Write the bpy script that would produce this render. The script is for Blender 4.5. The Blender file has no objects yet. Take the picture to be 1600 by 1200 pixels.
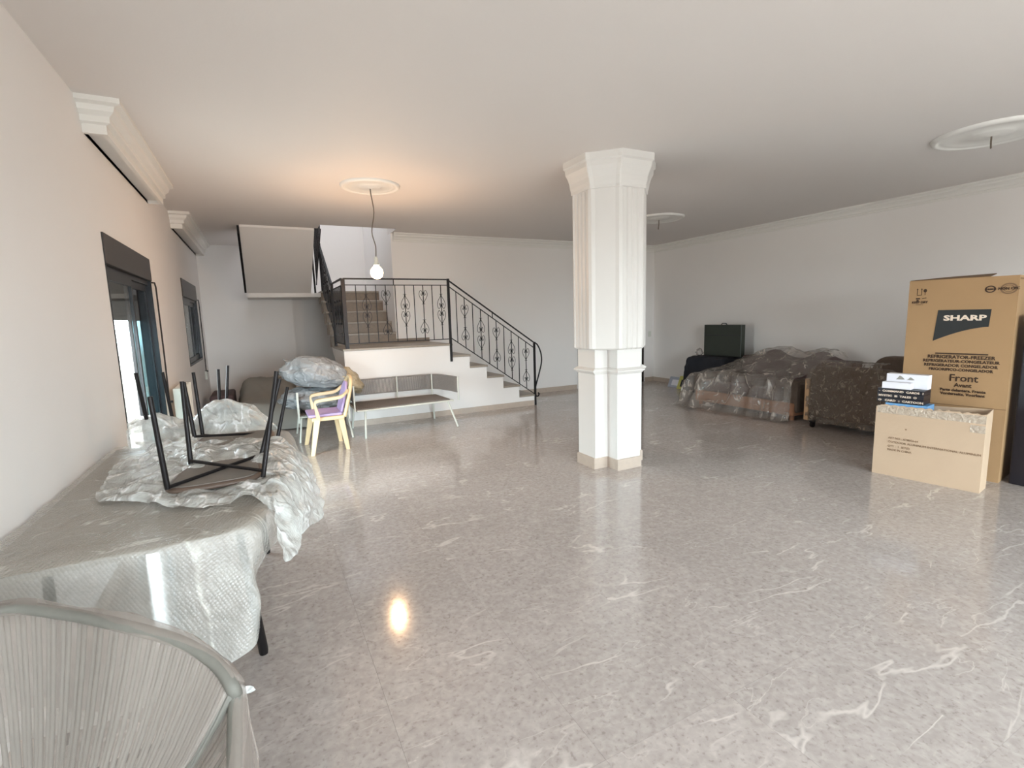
import bpy, bmesh, math, random
from mathutils import Vector, Matrix, noise
random.seed(7)
C = bpy.context.scene.collection
PI = math.pi
# ------------------------------------------------------------------ camera, world, lights, exposure
CAMZ = 1.5
F, YAW, PITCH, ROLL = 770.68, 0.4676, 0.1354, -0.0289
cf = Vector((math.sin(YAW)*math.cos(PITCH), math.cos(YAW)*math.cos(PITCH), -math.sin(PITCH)))
cr = Vector((math.cos(YAW), -math.sin(YAW), 0)); cu = cr.cross(cf)
CR = cr*math.cos(ROLL)+cu*math.sin(ROLL); CU = -cr*math.sin(ROLL)+cu*math.cos(ROLL)
cam = bpy.data.cameras.new('camera'); co = bpy.data.objects.new('camera', cam); C.objects.link(co)
cam.sensor_width = 36.0; cam.lens = F/1600*36.0; cam.clip_start = 0.02; cam.clip_end = 200
M3 = Matrix((CR, CU, -cf)).transposed()
co.matrix_world = Matrix.Translation((0, 0, CAMZ)) @ M3.to_4x4()
S = bpy.context.scene; S.camera = co

def at(px, py, x=None, y=None, z=None):
    """point of the place seen at a photograph pixel, on a known plane of the room"""
    d = CR*((px-800)/F) - CU*((py-600)/F) + cf
    o = Vector((0, 0, CAMZ))
    if x is not None: t = x/d.x
    elif y is not None: t = y/d.y
    else: t = (z-CAMZ)/d.z
    return o+d*t

w = bpy.data.worlds.new('world'); S.world = w; w.use_nodes = True
wn_ = w.node_tree.nodes; wl_ = w.node_tree.links; bg = wn_['Background']; bg.inputs[1].default_value = 1.0
wtc = wn_.new('ShaderNodeTexCoord'); wsx = wn_.new('ShaderNodeSeparateXYZ'); wrm = wn_.new('ShaderNodeValToRGB')
wmr = wn_.new('ShaderNodeMapRange'); wmr.inputs[1].default_value = -.15; wmr.inputs[2].default_value = .15
wl_.new(wtc.outputs['Generated'], wsx.inputs[0]); wl_.new(wsx.outputs['Z'], wmr.inputs[0]); wl_.new(wmr.outputs[0], wrm.inputs[0])
SKY, GROUND = 23.0, 4.5
wrm.color_ramp.elements[0].position = .35; wrm.color_ramp.elements[0].color = (1.0*GROUND, .96*GROUND, .92*GROUND, 1)
wrm.color_ramp.elements[1].position = .55; wrm.color_ramp.elements[1].color = (.825*SKY, .90*SKY, .99*SKY, 1)
wl_.new(wrm.outputs[0], bg.inputs[0])
S.view_settings.view_transform = 'Standard'; S.view_settings.look = 'None'; S.view_settings.exposure = 0.12; S.view_settings.gamma = 1
S.view_settings.use_curve_mapping = False

def area(name, loc, rot, sx, sy, power, col, portal=False):
    l = bpy.data.lights.new(name, 'AREA'); l.shape = 'RECTANGLE'; l.size = sx; l.size_y = sy; l.energy = power; l.color = col
    l.cycles.is_portal = portal
    o = bpy.data.objects.new(name, l); C.objects.link(o); o.location = loc; o.rotation_euler = rot; return o
R90 = math.radians(90)
area('portal_glass_door', (1.6, -3.36, 1.15), (R90, 0, 0), 3.55, 2.25, 1, (1, 1, 1), True)
area('portal_added_door_right', (5.2, -3.36, 1.15), (R90, 0, 0), 1.75, 2.25, 1, (1, 1, 1), True)  # serves the unseen right door, added to brighten the right side
area('portal_side_window', (-1.02, 5.0, 1.05), (R90, 0, -R90), 1.55, 2.0, 1, (1, 1, 1), True)
area('portal_stairwell', (0.96, 9.45, 5.42), (0, 0, 0), 2.1, .28, 1, (1, 1, 1), True)
area('daylight_glass_door', (1.6, -3.08, 1.2), (R90, 0, 0), 3.5, 2.2, 60, (0.97, 0.985, 1.0))
area('daylight_side_window', (-1.03, 5.0, .78), (R90, 0, -R90), 1.45, 1.3, 42, (0.93, 0.97, 1.0))

# ------------------------------------------------------------------ materials
def newmat(name):
    m = bpy.data.materials.new(name); m.use_nodes = True
    nt = m.node_tree; b = nt.nodes['Principled BSDF']; return m, nt, b
def srgb(r, g, b):
    f = lambda c: (c/255/12.92) if c/255 <= .04045 else ((c/255+.055)/1.055)**2.4
    return (f(r), f(g), f(b), 1)
def mat(name, col, rough=.5, metal=0, var=.06, nscale=8, bump=0, bscale=60, alpha=1, spec=.5, detail=4):
    m, nt, b = newmat(name); n = nt.nodes; L = nt.links
    b.inputs['Roughness'].default_value = rough; b.inputs['Metallic'].default_value = metal
    b.inputs['Alpha'].default_value = alpha; b.inputs['Specular IOR Level'].default_value = spec
    tc = n.new('ShaderNodeTexCoord'); no = n.new('ShaderNodeTexNoise'); no.inputs['Scale'].default_value = nscale; no.inputs['Detail'].default_value = detail
    L.new(tc.outputs['Object'], no.inputs['Vector'])
    mx = n.new('ShaderNodeMix'); mx.data_type = 'RGBA'
    mx.inputs[6].default_value = tuple(c*(1-var) for c in col[:3])+(1,); mx.inputs[7].default_value = tuple(min(1, c*(1+var)) for c in col[:3])+(1,)
    L.new(no.outputs['Fac'], mx.inputs[0]); L.new(mx.outputs[2], b.inputs['Base Color'])
    if bump:
        n2 = n.new('ShaderNodeTexNoise'); n2.inputs['Scale'].default_value = bscale; n2.inputs['Detail'].default_value = 3
        L.new(tc.outputs['Object'], n2.inputs['Vector'])
        bp = n.new('ShaderNodeBump'); bp.inputs['Strength'].default_value = bump; bp.inputs['Distance'].default_value = .01
        L.new(n2.outputs['Fac'], bp.inputs['Height']); L.new(bp.outputs['Normal'], b.inputs['Normal'])
    return m
def film(name, col, alpha, rough=.25, bub=0, bscale=110, wr=.5, wscale=14, av=.15, crs=0, cra=.3, crw=.06, crb=.6, csc=(1, 1, .3)):
    """thin plastic: partly see-through, glossy, with wrinkles or a bubble grid"""
    m, nt, b = newmat(name); n = nt.nodes; L = nt.links
    b.inputs['Base Color'].default_value = col; b.inputs['Roughness'].default_value = rough
    b.inputs['Specular IOR Level'].default_value = .7
    tc = n.new('ShaderNodeTexCoord'); no = n.new('ShaderNodeTexNoise'); no.inputs['Scale'].default_value = wscale; no.inputs['Detail'].default_value = 6; no.inputs['Distortion'].default_value = .8
    L.new(tc.outputs['Object'], no.inputs['Vector'])
    bp = n.new('ShaderNodeBump'); bp.inputs['Strength'].default_value = wr; bp.inputs['Distance'].default_value = .03
    L.new(no.outputs['Fac'], bp.inputs['Height']); last = bp
    ca = None
    if crs:
        mpx = n.new('ShaderNodeMapping'); mpx.inputs['Scale'].default_value = csc; mpx.inputs['Rotation'].default_value = (.25, .35, .2); L.new(tc.outputs['Object'], mpx.inputs[0])
        vc = n.new('ShaderNodeTexNoise'); vc.inputs['Scale'].default_value = crs; vc.inputs['Detail'].default_value = 2.5; vc.inputs['Distortion'].default_value = .7; L.new(mpx.outputs[0], vc.inputs['Vector'])
        sb = n.new('ShaderNodeMath'); sb.operation = 'SUBTRACT'; sb.inputs[1].default_value = .5; L.new(vc.outputs['Fac'], sb.inputs[0]); ab = n.new('ShaderNodeMath'); ab.operation = 'ABSOLUTE'; L.new(sb.outputs[0], ab.inputs[0])
        cm_ = n.new('ShaderNodeMapRange'); cm_.interpolation_type = 'SMOOTHSTEP'; cm_.inputs[1].default_value = 0; cm_.inputs[2].default_value = crw; cm_.inputs[3].default_value = 1; cm_.inputs[4].default_value = 0; L.new(ab.outputs[0], cm_.inputs[0])
        mk = n.new('ShaderNodeMapRange'); mk.inputs[1].default_value = .42; mk.inputs[2].default_value = .62; L.new(no.outputs['Fac'], mk.inputs[0])
        m0 = n.new('ShaderNodeMath'); m0.operation = 'MULTIPLY'; L.new(cm_.outputs[0], m0.inputs[0]); L.new(mk.outputs[0], m0.inputs[1])
        b1 = n.new('ShaderNodeBump'); b1.inputs['Strength'].default_value = crb; b1.inputs['Distance'].default_value = .02
        L.new(cm_.outputs[0], b1.inputs['Height']); L.new(bp.outputs['Normal'], b1.inputs['Normal']); last = b1; bp = b1
        ca = n.new('ShaderNodeMath'); ca.operation = 'MULTIPLY'; ca.inputs[1].default_value = cra; L.new(m0.outputs[0], ca.inputs[0])
    if bub:
        vr_ = n.new('ShaderNodeVectorRotate'); vr_.inputs['Angle'].default_value = .6; vr_.inputs['Axis'].default_value = (.3, 1, .5); L.new(tc.outputs['Object'], vr_.inputs['Vector']); vo = n.new('ShaderNodeTexVoronoi'); vo.inputs['Scale'].default_value = bscale; vo.inputs['Randomness'].default_value = .25
        L.new(vr_.outputs[0], vo.inputs['Vector'])
        b2 = n.new('ShaderNodeBump'); b2.invert = True; b2.inputs['Strength'].default_value = bub; b2.inputs['Distance'].default_value = .006
        L.new(vo.outputs['Distance'], b2.inputs['Height']); L.new(bp.outputs['Normal'], b2.inputs['Normal']); last = b2
    L.new(last.outputs['Normal'], b.inputs['Normal'])
    mr = n.new('ShaderNodeMapRange'); mr.inputs[1].default_value = .35; mr.inputs[2].default_value = .65
    mr.inputs[3].default_value = max(0, alpha-av); mr.inputs[4].default_value = min(1, alpha+av)
    L.new(no.outputs['Fac'], mr.inputs[0])
    if ca:
        ad = n.new('ShaderNodeMath'); ad.operation = 'ADD'; ad.use_clamp = True; L.new(mr.outputs[0], ad.inputs[0]); L.new(ca.outputs[0], ad.inputs[1]); L.new(ad.outputs[0], b.inputs['Alpha'])
        mc = n.new('ShaderNodeMix'); mc.data_type = 'RGBA'; mc.inputs[6].default_value = col; mc.inputs[7].default_value = tuple(min(.9, c*1.35+.03) for c in col[:3])+(1,); L.new(m0.outputs[0], mc.inputs[0]); L.new(mc.outputs[2], b.inputs['Base Color'])
    else: L.new(mr.outputs[0], b.inputs['Alpha'])
    return m
PAINT = mat('wall_paint', srgb(234, 229, 225), .6, var=.015, nscale=2, bump=.05, bscale=90)
CEIL = mat('ceiling_paint', srgb(222, 215, 210), .7, var=.012, nscale=1.5, bump=.05, bscale=70)
COLP = mat('column_paint', srgb(218, 213, 208), .45, var=.01, bump=.03)
PLAST = mat('moulding_plaster', srgb(230, 226, 220), .6, var=.01)
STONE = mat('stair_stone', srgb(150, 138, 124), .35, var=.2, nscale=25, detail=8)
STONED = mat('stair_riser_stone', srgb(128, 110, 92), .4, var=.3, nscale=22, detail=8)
BASEM = mat('baseboard_stone', srgb(186, 170, 156), .3, var=.12, nscale=20, detail=8)
IRON = mat('black_iron', srgb(34, 31, 32), .45, .6, var=.1)
ALU = mat('dark_bronze_aluminium', srgb(58, 52, 50), .4, .3, var=.05)
ALUD = mat('black_aluminium', srgb(30, 30, 34), .35, .3, var=.05)
STRAP = mat('strap', srgb(40, 32, 32), .7)
RADW = mat('radiator_enamel', srgb(226, 220, 208), .35)
DOORW = mat('dark_door_wood', srgb(38, 26, 22), .4, var=.2, nscale=6)
CARD = mat('cardboard', srgb(164, 130, 92), .75, var=.05, nscale=5, bump=.1, bscale=40)
CARD2 = mat('pale_cardboard', srgb(190, 164, 138), .75, var=.05, nscale=5, bump=.1, bscale=40)
CARDD = mat('cardboard_inside', srgb(120, 92, 64), .85)
INK = mat('print_ink', srgb(58, 38, 22), .7); INKN = mat('logo_navy', srgb(34, 36, 36), .5); INKW = mat('print_white', srgb(225, 205, 185), .6)
INKG = mat('print_faded', srgb(120, 92, 66), .7)
CREAM = mat('cream_plastic', srgb(226, 200, 158), .35, var=.03); LILAC = mat('lilac_plastic', srgb(192, 168, 214), .5, var=.05, nscale=20)
WHITEM = mat('white_metal', srgb(212, 212, 202), .35); ROPE = mat('grey_rope', srgb(140, 134, 130), .8, var=.2, nscale=60)
ROPEB = mat('beige_rope', srgb(112, 110, 103), .7, var=.15, nscale=40)
BROWNF = mat('brown_fabric', srgb(92, 78, 68), .8, var=.25, nscale=18, bump=.3, bscale=30, detail=8)
MAROON = mat('maroon_fabric', srgb(84, 66, 66), .8, var=.12, nscale=10, bump=.2)
COPPER = mat('orange_wood', srgb(158, 112, 84), .5, var=.2, nscale=9)
WOODL = mat('pale_wood', srgb(196, 160, 124), .5, var=.1, nscale=12)
TABLEW = mat('taupe_table', srgb(150, 138, 124), .4, var=.06)
SEATL = mat('brown_leather', srgb(92, 76, 66), .5, var=.12)
UNDERS = mat('grey_webbing', srgb(120, 114, 108), .8, var=.1, nscale=40)
BLACKF = mat('black_cloth', srgb(30, 32, 40), .85, var=.3, nscale=8, bump=.4, bscale=12)
GREENB = mat('dark_screen', srgb(44, 50, 42), .35, var=.2, nscale=6)
PAPER = mat('white_card', srgb(232, 230, 236), .5); YEL = mat('yellow_print', srgb(196, 190, 110), .6, var=.2, nscale=30); GREYP = mat('grey_print', srgb(170, 174, 188), .6, var=.15, nscale=30)
BLKBOX = mat('black_game_box', srgb(28, 26, 34), .35); BLUEB = mat('blue_print', srgb(110, 160, 205), .4, var=.2, nscale=25); PURP = mat('purple_print', srgb(60, 44, 66), .4)
CABLE = mat('lamp_cable', srgb(110, 96, 84), .6)
SHEETG = mat('grey_dust_sheet', srgb(150, 146, 138), .7, var=.05, bump=.2, bscale=20)
BAGG = film('grey_bag_plastic', srgb(158, 160, 162), .93, .2, wr=1.0, wscale=11, av=.03, crs=5, cra=.05, crw=.05, crb=.5, csc=(.5, 1, 1))
BAGB = film('beige_net_plastic', srgb(190, 172, 142), .95, .45, wr=.8, wscale=30)
WRAP = film('bubble_wrap', srgb(198, 195, 188), .52, .22, bub=.55, bscale=95, wr=.3, wscale=5, av=.08, crs=3, cra=.12, crw=.02, crb=.2)
WRAPW = film('crumpled_bubble_wrap', srgb(222, 224, 220), .58, .2, bub=.4, bscale=85, wr=.6, wscale=9, av=.12, crs=8, cra=.35, crw=.07, crb=.5, csc=(1, .5, .6))
CRINK = film('crinkled_film', srgb(142, 131, 120), .48, .15, wr=1.0, wscale=16, av=.08, crs=16, cra=.45, crw=.06, crb=.6, csc=(1, 1, .6))
CLEAR = film('clear_film', srgb(166, 156, 147), .38, .12, wr=.8, wscale=5, av=.07, crs=6, cra=.5, crw=.06, crb=.5, csc=(1, 1, .25))
HAZE = film('milky_film', srgb(176, 164, 155), .40, .3, wr=.25, wscale=4, av=.04)

def glassmat(tint=(.93, .97, .96, 1)):
    m, nt, b = newmat('window_glass'); n = nt.nodes; L = nt.links
    t = n.new('ShaderNodeBsdfTransparent'); t.inputs[0].default_value = tint
    g = n.new('ShaderNodeBsdfGlossy'); g.inputs['Roughness'].default_value = .03
    x = n.new('ShaderNodeMixShader'); lw = n.new('ShaderNodeLayerWeight'); lw.inputs[0].default_value = .5; pw = n.new('ShaderNodeMath'); pw.operation = 'POWER'; pw.inputs[1].default_value = 5; fr = n.new('ShaderNodeMath'); fr.operation = 'MULTIPLY_ADD'; fr.inputs[1].default_value = .6; fr.inputs[2].default_value = .04; L.new(lw.outputs['Facing'], pw.inputs[0]); L.new(pw.outputs[0], fr.inputs[0])
    L.new(fr.outputs[0], x.inputs[0]); L.new(t.outputs[0], x.inputs[1]); L.new(g.outputs[0], x.inputs[2])
    L.new(x.outputs[0], n['Material Output'].inputs[0]); return m
GLASS = glassmat(); GLASST = glassmat((.27, .38, .40, 1))
def emit(name, col, st):
    m, nt, b = newmat(name); b.inputs['Emission Color'].default_value = col; b.inputs['Emission Strength'].default_value = st; return m
def bulbmat():
    m, nt, b = newmat('lit_frosted_bulb'); n = nt.nodes; L = nt.links
    t = n.new('ShaderNodeBsdfTransparent'); e = n.new('ShaderNodeEmission'); e.inputs[0].default_value = (1, .72, .42, 1); e.inputs[1].default_value = 9
    x = n.new('ShaderNodeMixShader'); x.inputs[0].default_value = .6
    L.new(t.outputs[0], x.inputs[1]); L.new(e.outputs[0], x.inputs[2]); L.new(x.outputs[0], n['Material Output'].inputs[0]); return m
BULB = bulbmat()

def marble():
    m, nt, b = newmat('polished_grey_marble'); n = nt.nodes; L = nt.links
    tc = n.new('ShaderNodeTexCoord'); oi = n.new('ShaderNodeObjectInfo')
    cm = n.new('ShaderNodeVectorMath'); cm.operation = 'MULTIPLY_ADD'
    cx = n.new('ShaderNodeCombineXYZ'); L.new(oi.outputs['Random'], cx.inputs[0]); L.new(oi.outputs['Random'], cx.inputs[1]); L.new(oi.outputs['Random'], cx.inputs[2])
    cm.inputs[1].default_value = (37, 71, 53); L.new(cx.outputs[0], cm.inputs[0]); L.new(tc.outputs['Object'], cm.inputs[2])
    def noi(sc, det, dist=0, vec=cm):
        k = n.new('ShaderNodeTexNoise'); k.inputs['Scale'].default_value = sc; k.inputs['Detail'].default_value = det; k.inputs['Distortion'].default_value = dist
        L.new(vec.outputs[0], k.inputs['Vector']); return k
    def ramp(src, *st):
        r = n.new('ShaderNodeValToRGB'); e = r.color_ramp.elements
        while len(e) < len(st): e.new(.5)
        for q, (p, c) in zip(e, st): q.position = p; q.color = c if len(c) == 4 else (*c, 1)
        L.new(src, r.inputs[0]); return r
    base = noi(30, 12, .4)
    r1 = ramp(base.outputs['Fac'], (.30, srgb(171, 162, 157)), (.5, srgb(181, 172, 167)), (.72, srgb(192, 184, 179)))
    spk = noi(60, 5)
    r2 = ramp(spk.outputs['Fac'], (.30, (.72, .70, .68)), (.42, (1, 1, 1)), (.62, (1.0, 1.0, 1.0)), (.75, (1.12, 1.1, 1.08)))
    mu = n.new('ShaderNodeMix'); mu.data_type = 'RGBA'; mu.blend_type = 'MULTIPLY'; mu.inputs[0].default_value = .8
    L.new(r1.outputs[0], mu.inputs[6]); L.new(r2.outputs[0], mu.inputs[7])
    # per-slab tone
    hs = n.new('ShaderNodeHueSaturation'); mr = n.new('ShaderNodeMapRange'); mr.inputs[3].default_value = .96; mr.inputs[4].default_value = 1.04
    L.new(oi.outputs['Random'], mr.inputs[0]); L.new(mr.outputs[0], hs.inputs['Value']); L.new(mu.outputs[2], hs.inputs['Color'])
    # white veins: ridges of stretched noise, masked
    mp = n.new('ShaderNodeMapping'); mp.inputs['Rotation'].default_value = (0, 0, -.6); mp.inputs['Scale'].default_value = (.7, 2.2, 1); L.new(cm.outputs[0], mp.inputs[0])
    v1 = noi(1.0, 5, .35, mp); s = n.new('ShaderNodeMath'); s.operation = 'SUBTRACT'; s.inputs[1].default_value = .5; L.new(v1.outputs['Fac'], s.inputs[0])
    a = n.new('ShaderNodeMath'); a.operation = 'ABSOLUTE'; L.new(s.outputs[0], a.inputs[0])
    vr = ramp(a.outputs[0], (0, (1, 1, 1)), (.003, (.8, .8, .8)), (.0075, (0, 0, 0)))
    mk = noi(2.2, 2); km = ramp(mk.outputs['Fac'], (.47, (0, 0, 0)), (.58, (1, 1, 1)))
    m2 = n.new('ShaderNodeMath'); m2.operation = 'MULTIPLY'; L.new(vr.outputs[0], m2.inputs[0]); L.new(km.outputs[0], m2.inputs[1])
    v2 = noi(2.3, 5, .5, mp); s2_ = n.new('ShaderNodeMath'); s2_.operation = 'SUBTRACT'; s2_.inputs[1].default_value = .47; L.new(v2.outputs['Fac'], s2_.inputs[0])
    a2 = n.new('ShaderNodeMath'); a2.operation = 'ABSOLUTE'; L.new(s2_.outputs[0], a2.inputs[0]); vr2 = ramp(a2.outputs[0], (0, (.7, .7, .7)), (.003, (.4, .4, .4)), (.007, (0, 0, 0)))
    mk2 = noi(1.7, 2); km2 = ramp(mk2.outputs['Fac'], (.50, (0, 0, 0)), (.64, (1, 1, 1)))
    m4 = n.new('ShaderNodeMath'); m4.operation = 'MULTIPLY'; L.new(vr2.outputs[0], m4.inputs[0]); L.new(km2.outputs[0], m4.inputs[1])
    m5 = n.new('ShaderNodeMath'); m5.operation = 'MAXIMUM'; L.new(m2.outputs[0], m5.inputs[0]); L.new(m4.outputs[0], m5.inputs[1])
    m3 = n.new('ShaderNodeMath'); m3.operation = 'MULTIPLY'; m3.inputs[1].default_value = .75; L.new(m5.outputs[0], m3.inputs[0])
    mv = n.new('ShaderNodeMix'); mv.data_type = 'RGBA'; mv.inputs[7].default_value = srgb(222, 214, 208)
    L.new(m3.outputs[0], mv.inputs[0]); L.new(hs.outputs[0], mv.inputs[6])
    L.new(mv.outputs[2], b.inputs['Base Color'])
    b.inputs['Specular IOR Level'].default_value = .85
    rr = n.new('ShaderNodeMapRange'); rr.inputs[3].default_value = .08; rr.inputs[4].default_value = .15; L.new(base.outputs['Fac'], rr.inputs[0]); L.new(rr.outputs[0], b.inputs['Roughness'])
    return m
MARB = marble()
GROUT = mat('grout', srgb(165, 157, 150), .8)

# ------------------------------------------------------------------ mesh helpers
def wloc(p):
    v = Vector((0, 0, 0))
    while p is not None: v += p.location; p = p.parent
    return v
class MB:
    def __init__(s): s.v = []; s.f = []; s.sm = []
    def add(s, vs, fs, sm=False):
        o = len(s.v); s.v += [Vector(q) for q in vs]; s.f += [tuple(i+o for i in f) for f in fs]; s.sm += [sm]*len(fs)
    def box(s, x0, x1, y0, y1, z0, z1):
        s.add([(x, y, z) for z in (z0, z1) for y in (y0, y1) for x in (x0, x1)],
              [(0, 2, 3, 1), (4, 5, 7, 6), (0, 1, 5, 4), (2, 6, 7, 3), (0, 4, 6, 2), (1, 3, 7, 5)]); return s
    def prism(s, poly, d):
        """poly: list of 3D points (planar), d: extrusion vector"""
        n = len(poly); d = Vector(d); P = [Vector(p) for p in poly]
        s.add(P+[p+d for p in P], [tuple(range(n))[::-1], tuple(range(n, 2*n))]+[(i, (i+1) % n, n+(i+1) % n, n+i) for i in range(n)]); return s
    def loft(s, rings, cap=True, sm=False):
        n = len(rings[0]); vs = [p for r in rings for p in r]; fs = []
        for k in range(len(rings)-1):
            for i in range(n): fs.append((k*n+i, k*n+(i+1) % n, (k+1)*n+(i+1) % n, (k+1)*n+i))
        s.add(vs, fs, sm)
        if cap: s.add(rings[0], [tuple(range(n))[::-1]]); s.add(rings[-1], [tuple(range(n))])
        return s
    def tube(s, pts, r, n=6, closed=False, sm=True):
        pts = [Vector(p) for p in pts]; m = len(pts); rs = r if isinstance(r, (list, tuple)) else [r]*m
        up = None; rings = []
        for i, p in enumerate(pts):
            if closed: t = pts[(i+1) % m]-pts[i-1]
            else: t = pts[min(i+1, m-1)]-pts[max(i-1, 0)]
            t.normalize()
            if up is None: up = Vector((0, 0, 1)) if abs(t.z) < .9 else Vector((0, 1, 0))
            a = (up-t*up.dot(t))
            if a.length < 1e-4: a = t.orthogonal()
            a.normalize(); b = t.cross(a); up = a
            rings.append([p+(a*math.cos(2*PI*(k+.5)/n)+b*math.sin(2*PI*(k+.5)/n))*rs[i] for k in range(n)])
        if closed: rings.append(rings[0])
        return s.loft(rings, cap=not closed, sm=sm and n > 4)
    def lathe(s, prof, c=(0, 0, 0), n=24, sm=True):
        c = Vector(c); return s.loft([[c+Vector((r*math.cos(2*PI*k/n), r*math.sin(2*PI*k/n), z)) for k in range(n)] for r, z in prof], True, sm)
    def run(s, prof, p0, p1, out):
        """moulding: prof = [(out, z)] closed section swept straight from p0 to p1"""
        out = Vector(out); rr = [[Vector(p)+out*o+Vector((0, 0, z)) for o, z in prof] for p in (p0, p1)]
        return s.loft(rr)
    def build(s, name, m, parent=None, bevel=0, label=None, kind=None):
        me = bpy.data.meshes.new(name); off = wloc(parent) if parent else Vector((0, 0, 0))
        me.from_pydata([tuple(v-off) for v in s.v], [], s.f)
        bm = bmesh.new(); bm.from_mesh(me)
        for f, q in zip(bm.faces, s.sm): f.smooth = q
        bmesh.ops.recalc_face_normals(bm, faces=bm.faces)
        bm.to_mesh(me); bm.free()
        me.materials.append(m); o = bpy.data.objects.new(name, me); C.objects.link(o)
        if parent: o.parent = parent
        if bevel:
            bv = o.modifiers.new('bevel', 'BEVEL'); bv.width = bevel; bv.segments = 2; bv.limit_method = 'ANGLE'
        if label: o['label'] = label
        if kind: o['kind'] = kind
        return o
def tag(o, label, cat, group=None):
    o['label'] = label; o['category'] = cat
    if group: o['group'] = group
    return o
def thing(name, label, cat, loc=(0, 0, 0), group=None):
    o = bpy.data.objects.new(name, None); C.objects.link(o); o.location = loc; o.empty_display_size = .1
    return tag(o, label, cat, group)
def setting(name, loc=(0, 0, 0)):
    o = bpy.data.objects.new(name, None); C.objects.link(o); o.location = loc; o['kind'] = 'structure'; return o
def rbox(mb, x0, x1, y0, y1, z0, z1): return mb.box(x0, x1, y0, y1, z0, z1)
def cr1(a, b, c, d, t): return a*((-t+2*t*t-t**3)/2)+b*((2-5*t*t+3*t**3)/2)+c*((t+4*t*t-3*t**3)/2)+d*((t**3-t*t)/2)
def crow(row, n, closed=False):
    out = []; m = len(row)
    for i in range(m if closed else m-1):
        g = (lambda k: row[k % m]) if closed else (lambda k: row[max(0, min(m-1, k))])
        for k in range(n): out.append(cr1(g(i-1), g(i), g(i+1), g(i+2), k/n))
    if not closed: out.append(row[-1])
    return out
def nz(p, sc, seed=0): return noise.fractal(Vector(p)*sc+Vector((seed*7.1, seed*3.3, seed)), 1.0, 2.0, 4)
def ridge(p, sc, seed=0): return 1-2*abs(noise.noise(Vector(p)*sc+Vector((seed*5.3, seed, seed*2.7))))
def sheet(mb, grid, nu=6, nv=6, amp=.01, sc=8, seed=0, fold=0, fsc=5, fn=None):
    """thin film through a control grid of points, with wrinkles and folds"""
    rows = [crow([Vector(p) for p in r], nu) for r in grid]
    cols = [crow([r[i] for r in rows], nv) for i in range(len(rows[0]))]
    W = len(cols); H = len(cols[0]); vs = []
    for j in range(H):
        for i in range(W):
            p = cols[i][j]
            du = cols[min(i+1, W-1)][j]-cols[max(i-1, 0)][j]; dv = cols[i][min(j+1, H-1)]-cols[i][max(j-1, 0)]
            nn = du.cross(dv)
            if nn.length > 1e-9: nn.normalize()
            d = amp*nz(p, sc, seed)
            if fold: d += fold*(ridge(p, fsc, seed)-.4)
            q = p+nn*d
            if fn: q = fn(q, i/(W-1), j/(H-1))
            vs.append(q)
    mb.add(vs, [(j*W+i, j*W+i+1, (j+1)*W+i+1, (j+1)*W+i) for j in range(H-1) for i in range(W-1)], True); return mb
def blob(mb, c, r, amp=.2, sc=2.5, seed=0, n=40, fl=-.9, fn=None, rot=0, ra=0):
    """stuffed or crumpled mass: noisy ellipsoid flattened underneath"""
    c = Vector(c); vs = []; m = n//2
    R = Matrix.Rotation(rot, 3, 'Z')
    for j in range(m+1):
        th = PI*j/m
        for i in range(n):
            ph = 2*PI*i/n; d = Vector((math.sin(th)*math.cos(ph), math.sin(th)*math.sin(ph), math.cos(th)))
            k = 1+amp*nz(d, sc, seed)+ra*(ridge(d, sc*2.2, seed)-.5)
            p = Vector((d.x*r[0]*k, d.y*r[1]*k, max(d.z*r[2]*k, fl*r[2])))
            q = c+R@p
            if fn: q = fn(q, d)
            vs.append(q)
    mb.add(vs, [(j*n+i, j*n+(i+1) % n, (j+1)*n+(i+1) % n, (j+1)*n+i) for j in range(m) for i in range(n)], True); return mb
def text(body, size, o, ux, uz, m, name, parent, ex=.0006, align='LEFT', sx=1, bold=0):
    """flat lettering set on a surface: o = origin, ux = reading direction, uz = up"""
    cu_ = bpy.data.curves.new(name, 'FONT'); cu_.body = body; cu_.size = size; cu_.extrude = ex; cu_.align_x = align; cu_.offset = bold; cu_.resolution_u = 2
    to = bpy.data.objects.new(name, cu_); C.objects.link(to)
    dg = bpy.context.evaluated_depsgraph_get(); me = bpy.data.meshes.new_from_object(to.evaluated_get(dg)); bpy.data.objects.remove(to)
    ux = Vector(ux).normalized(); uz = Vector(uz).normalized(); nn = ux.cross(uz)
    off = wloc(parent)
    for v in me.vertices: v.co = Vector(o)-off+ux*(v.co.x*sx)+uz*v.co.y+nn*v.co.z
    me.materials.clear(); me.materials.append(m); ob = bpy.data.objects.new(name, me); C.objects.link(ob); ob.parent = parent; return ob

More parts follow.
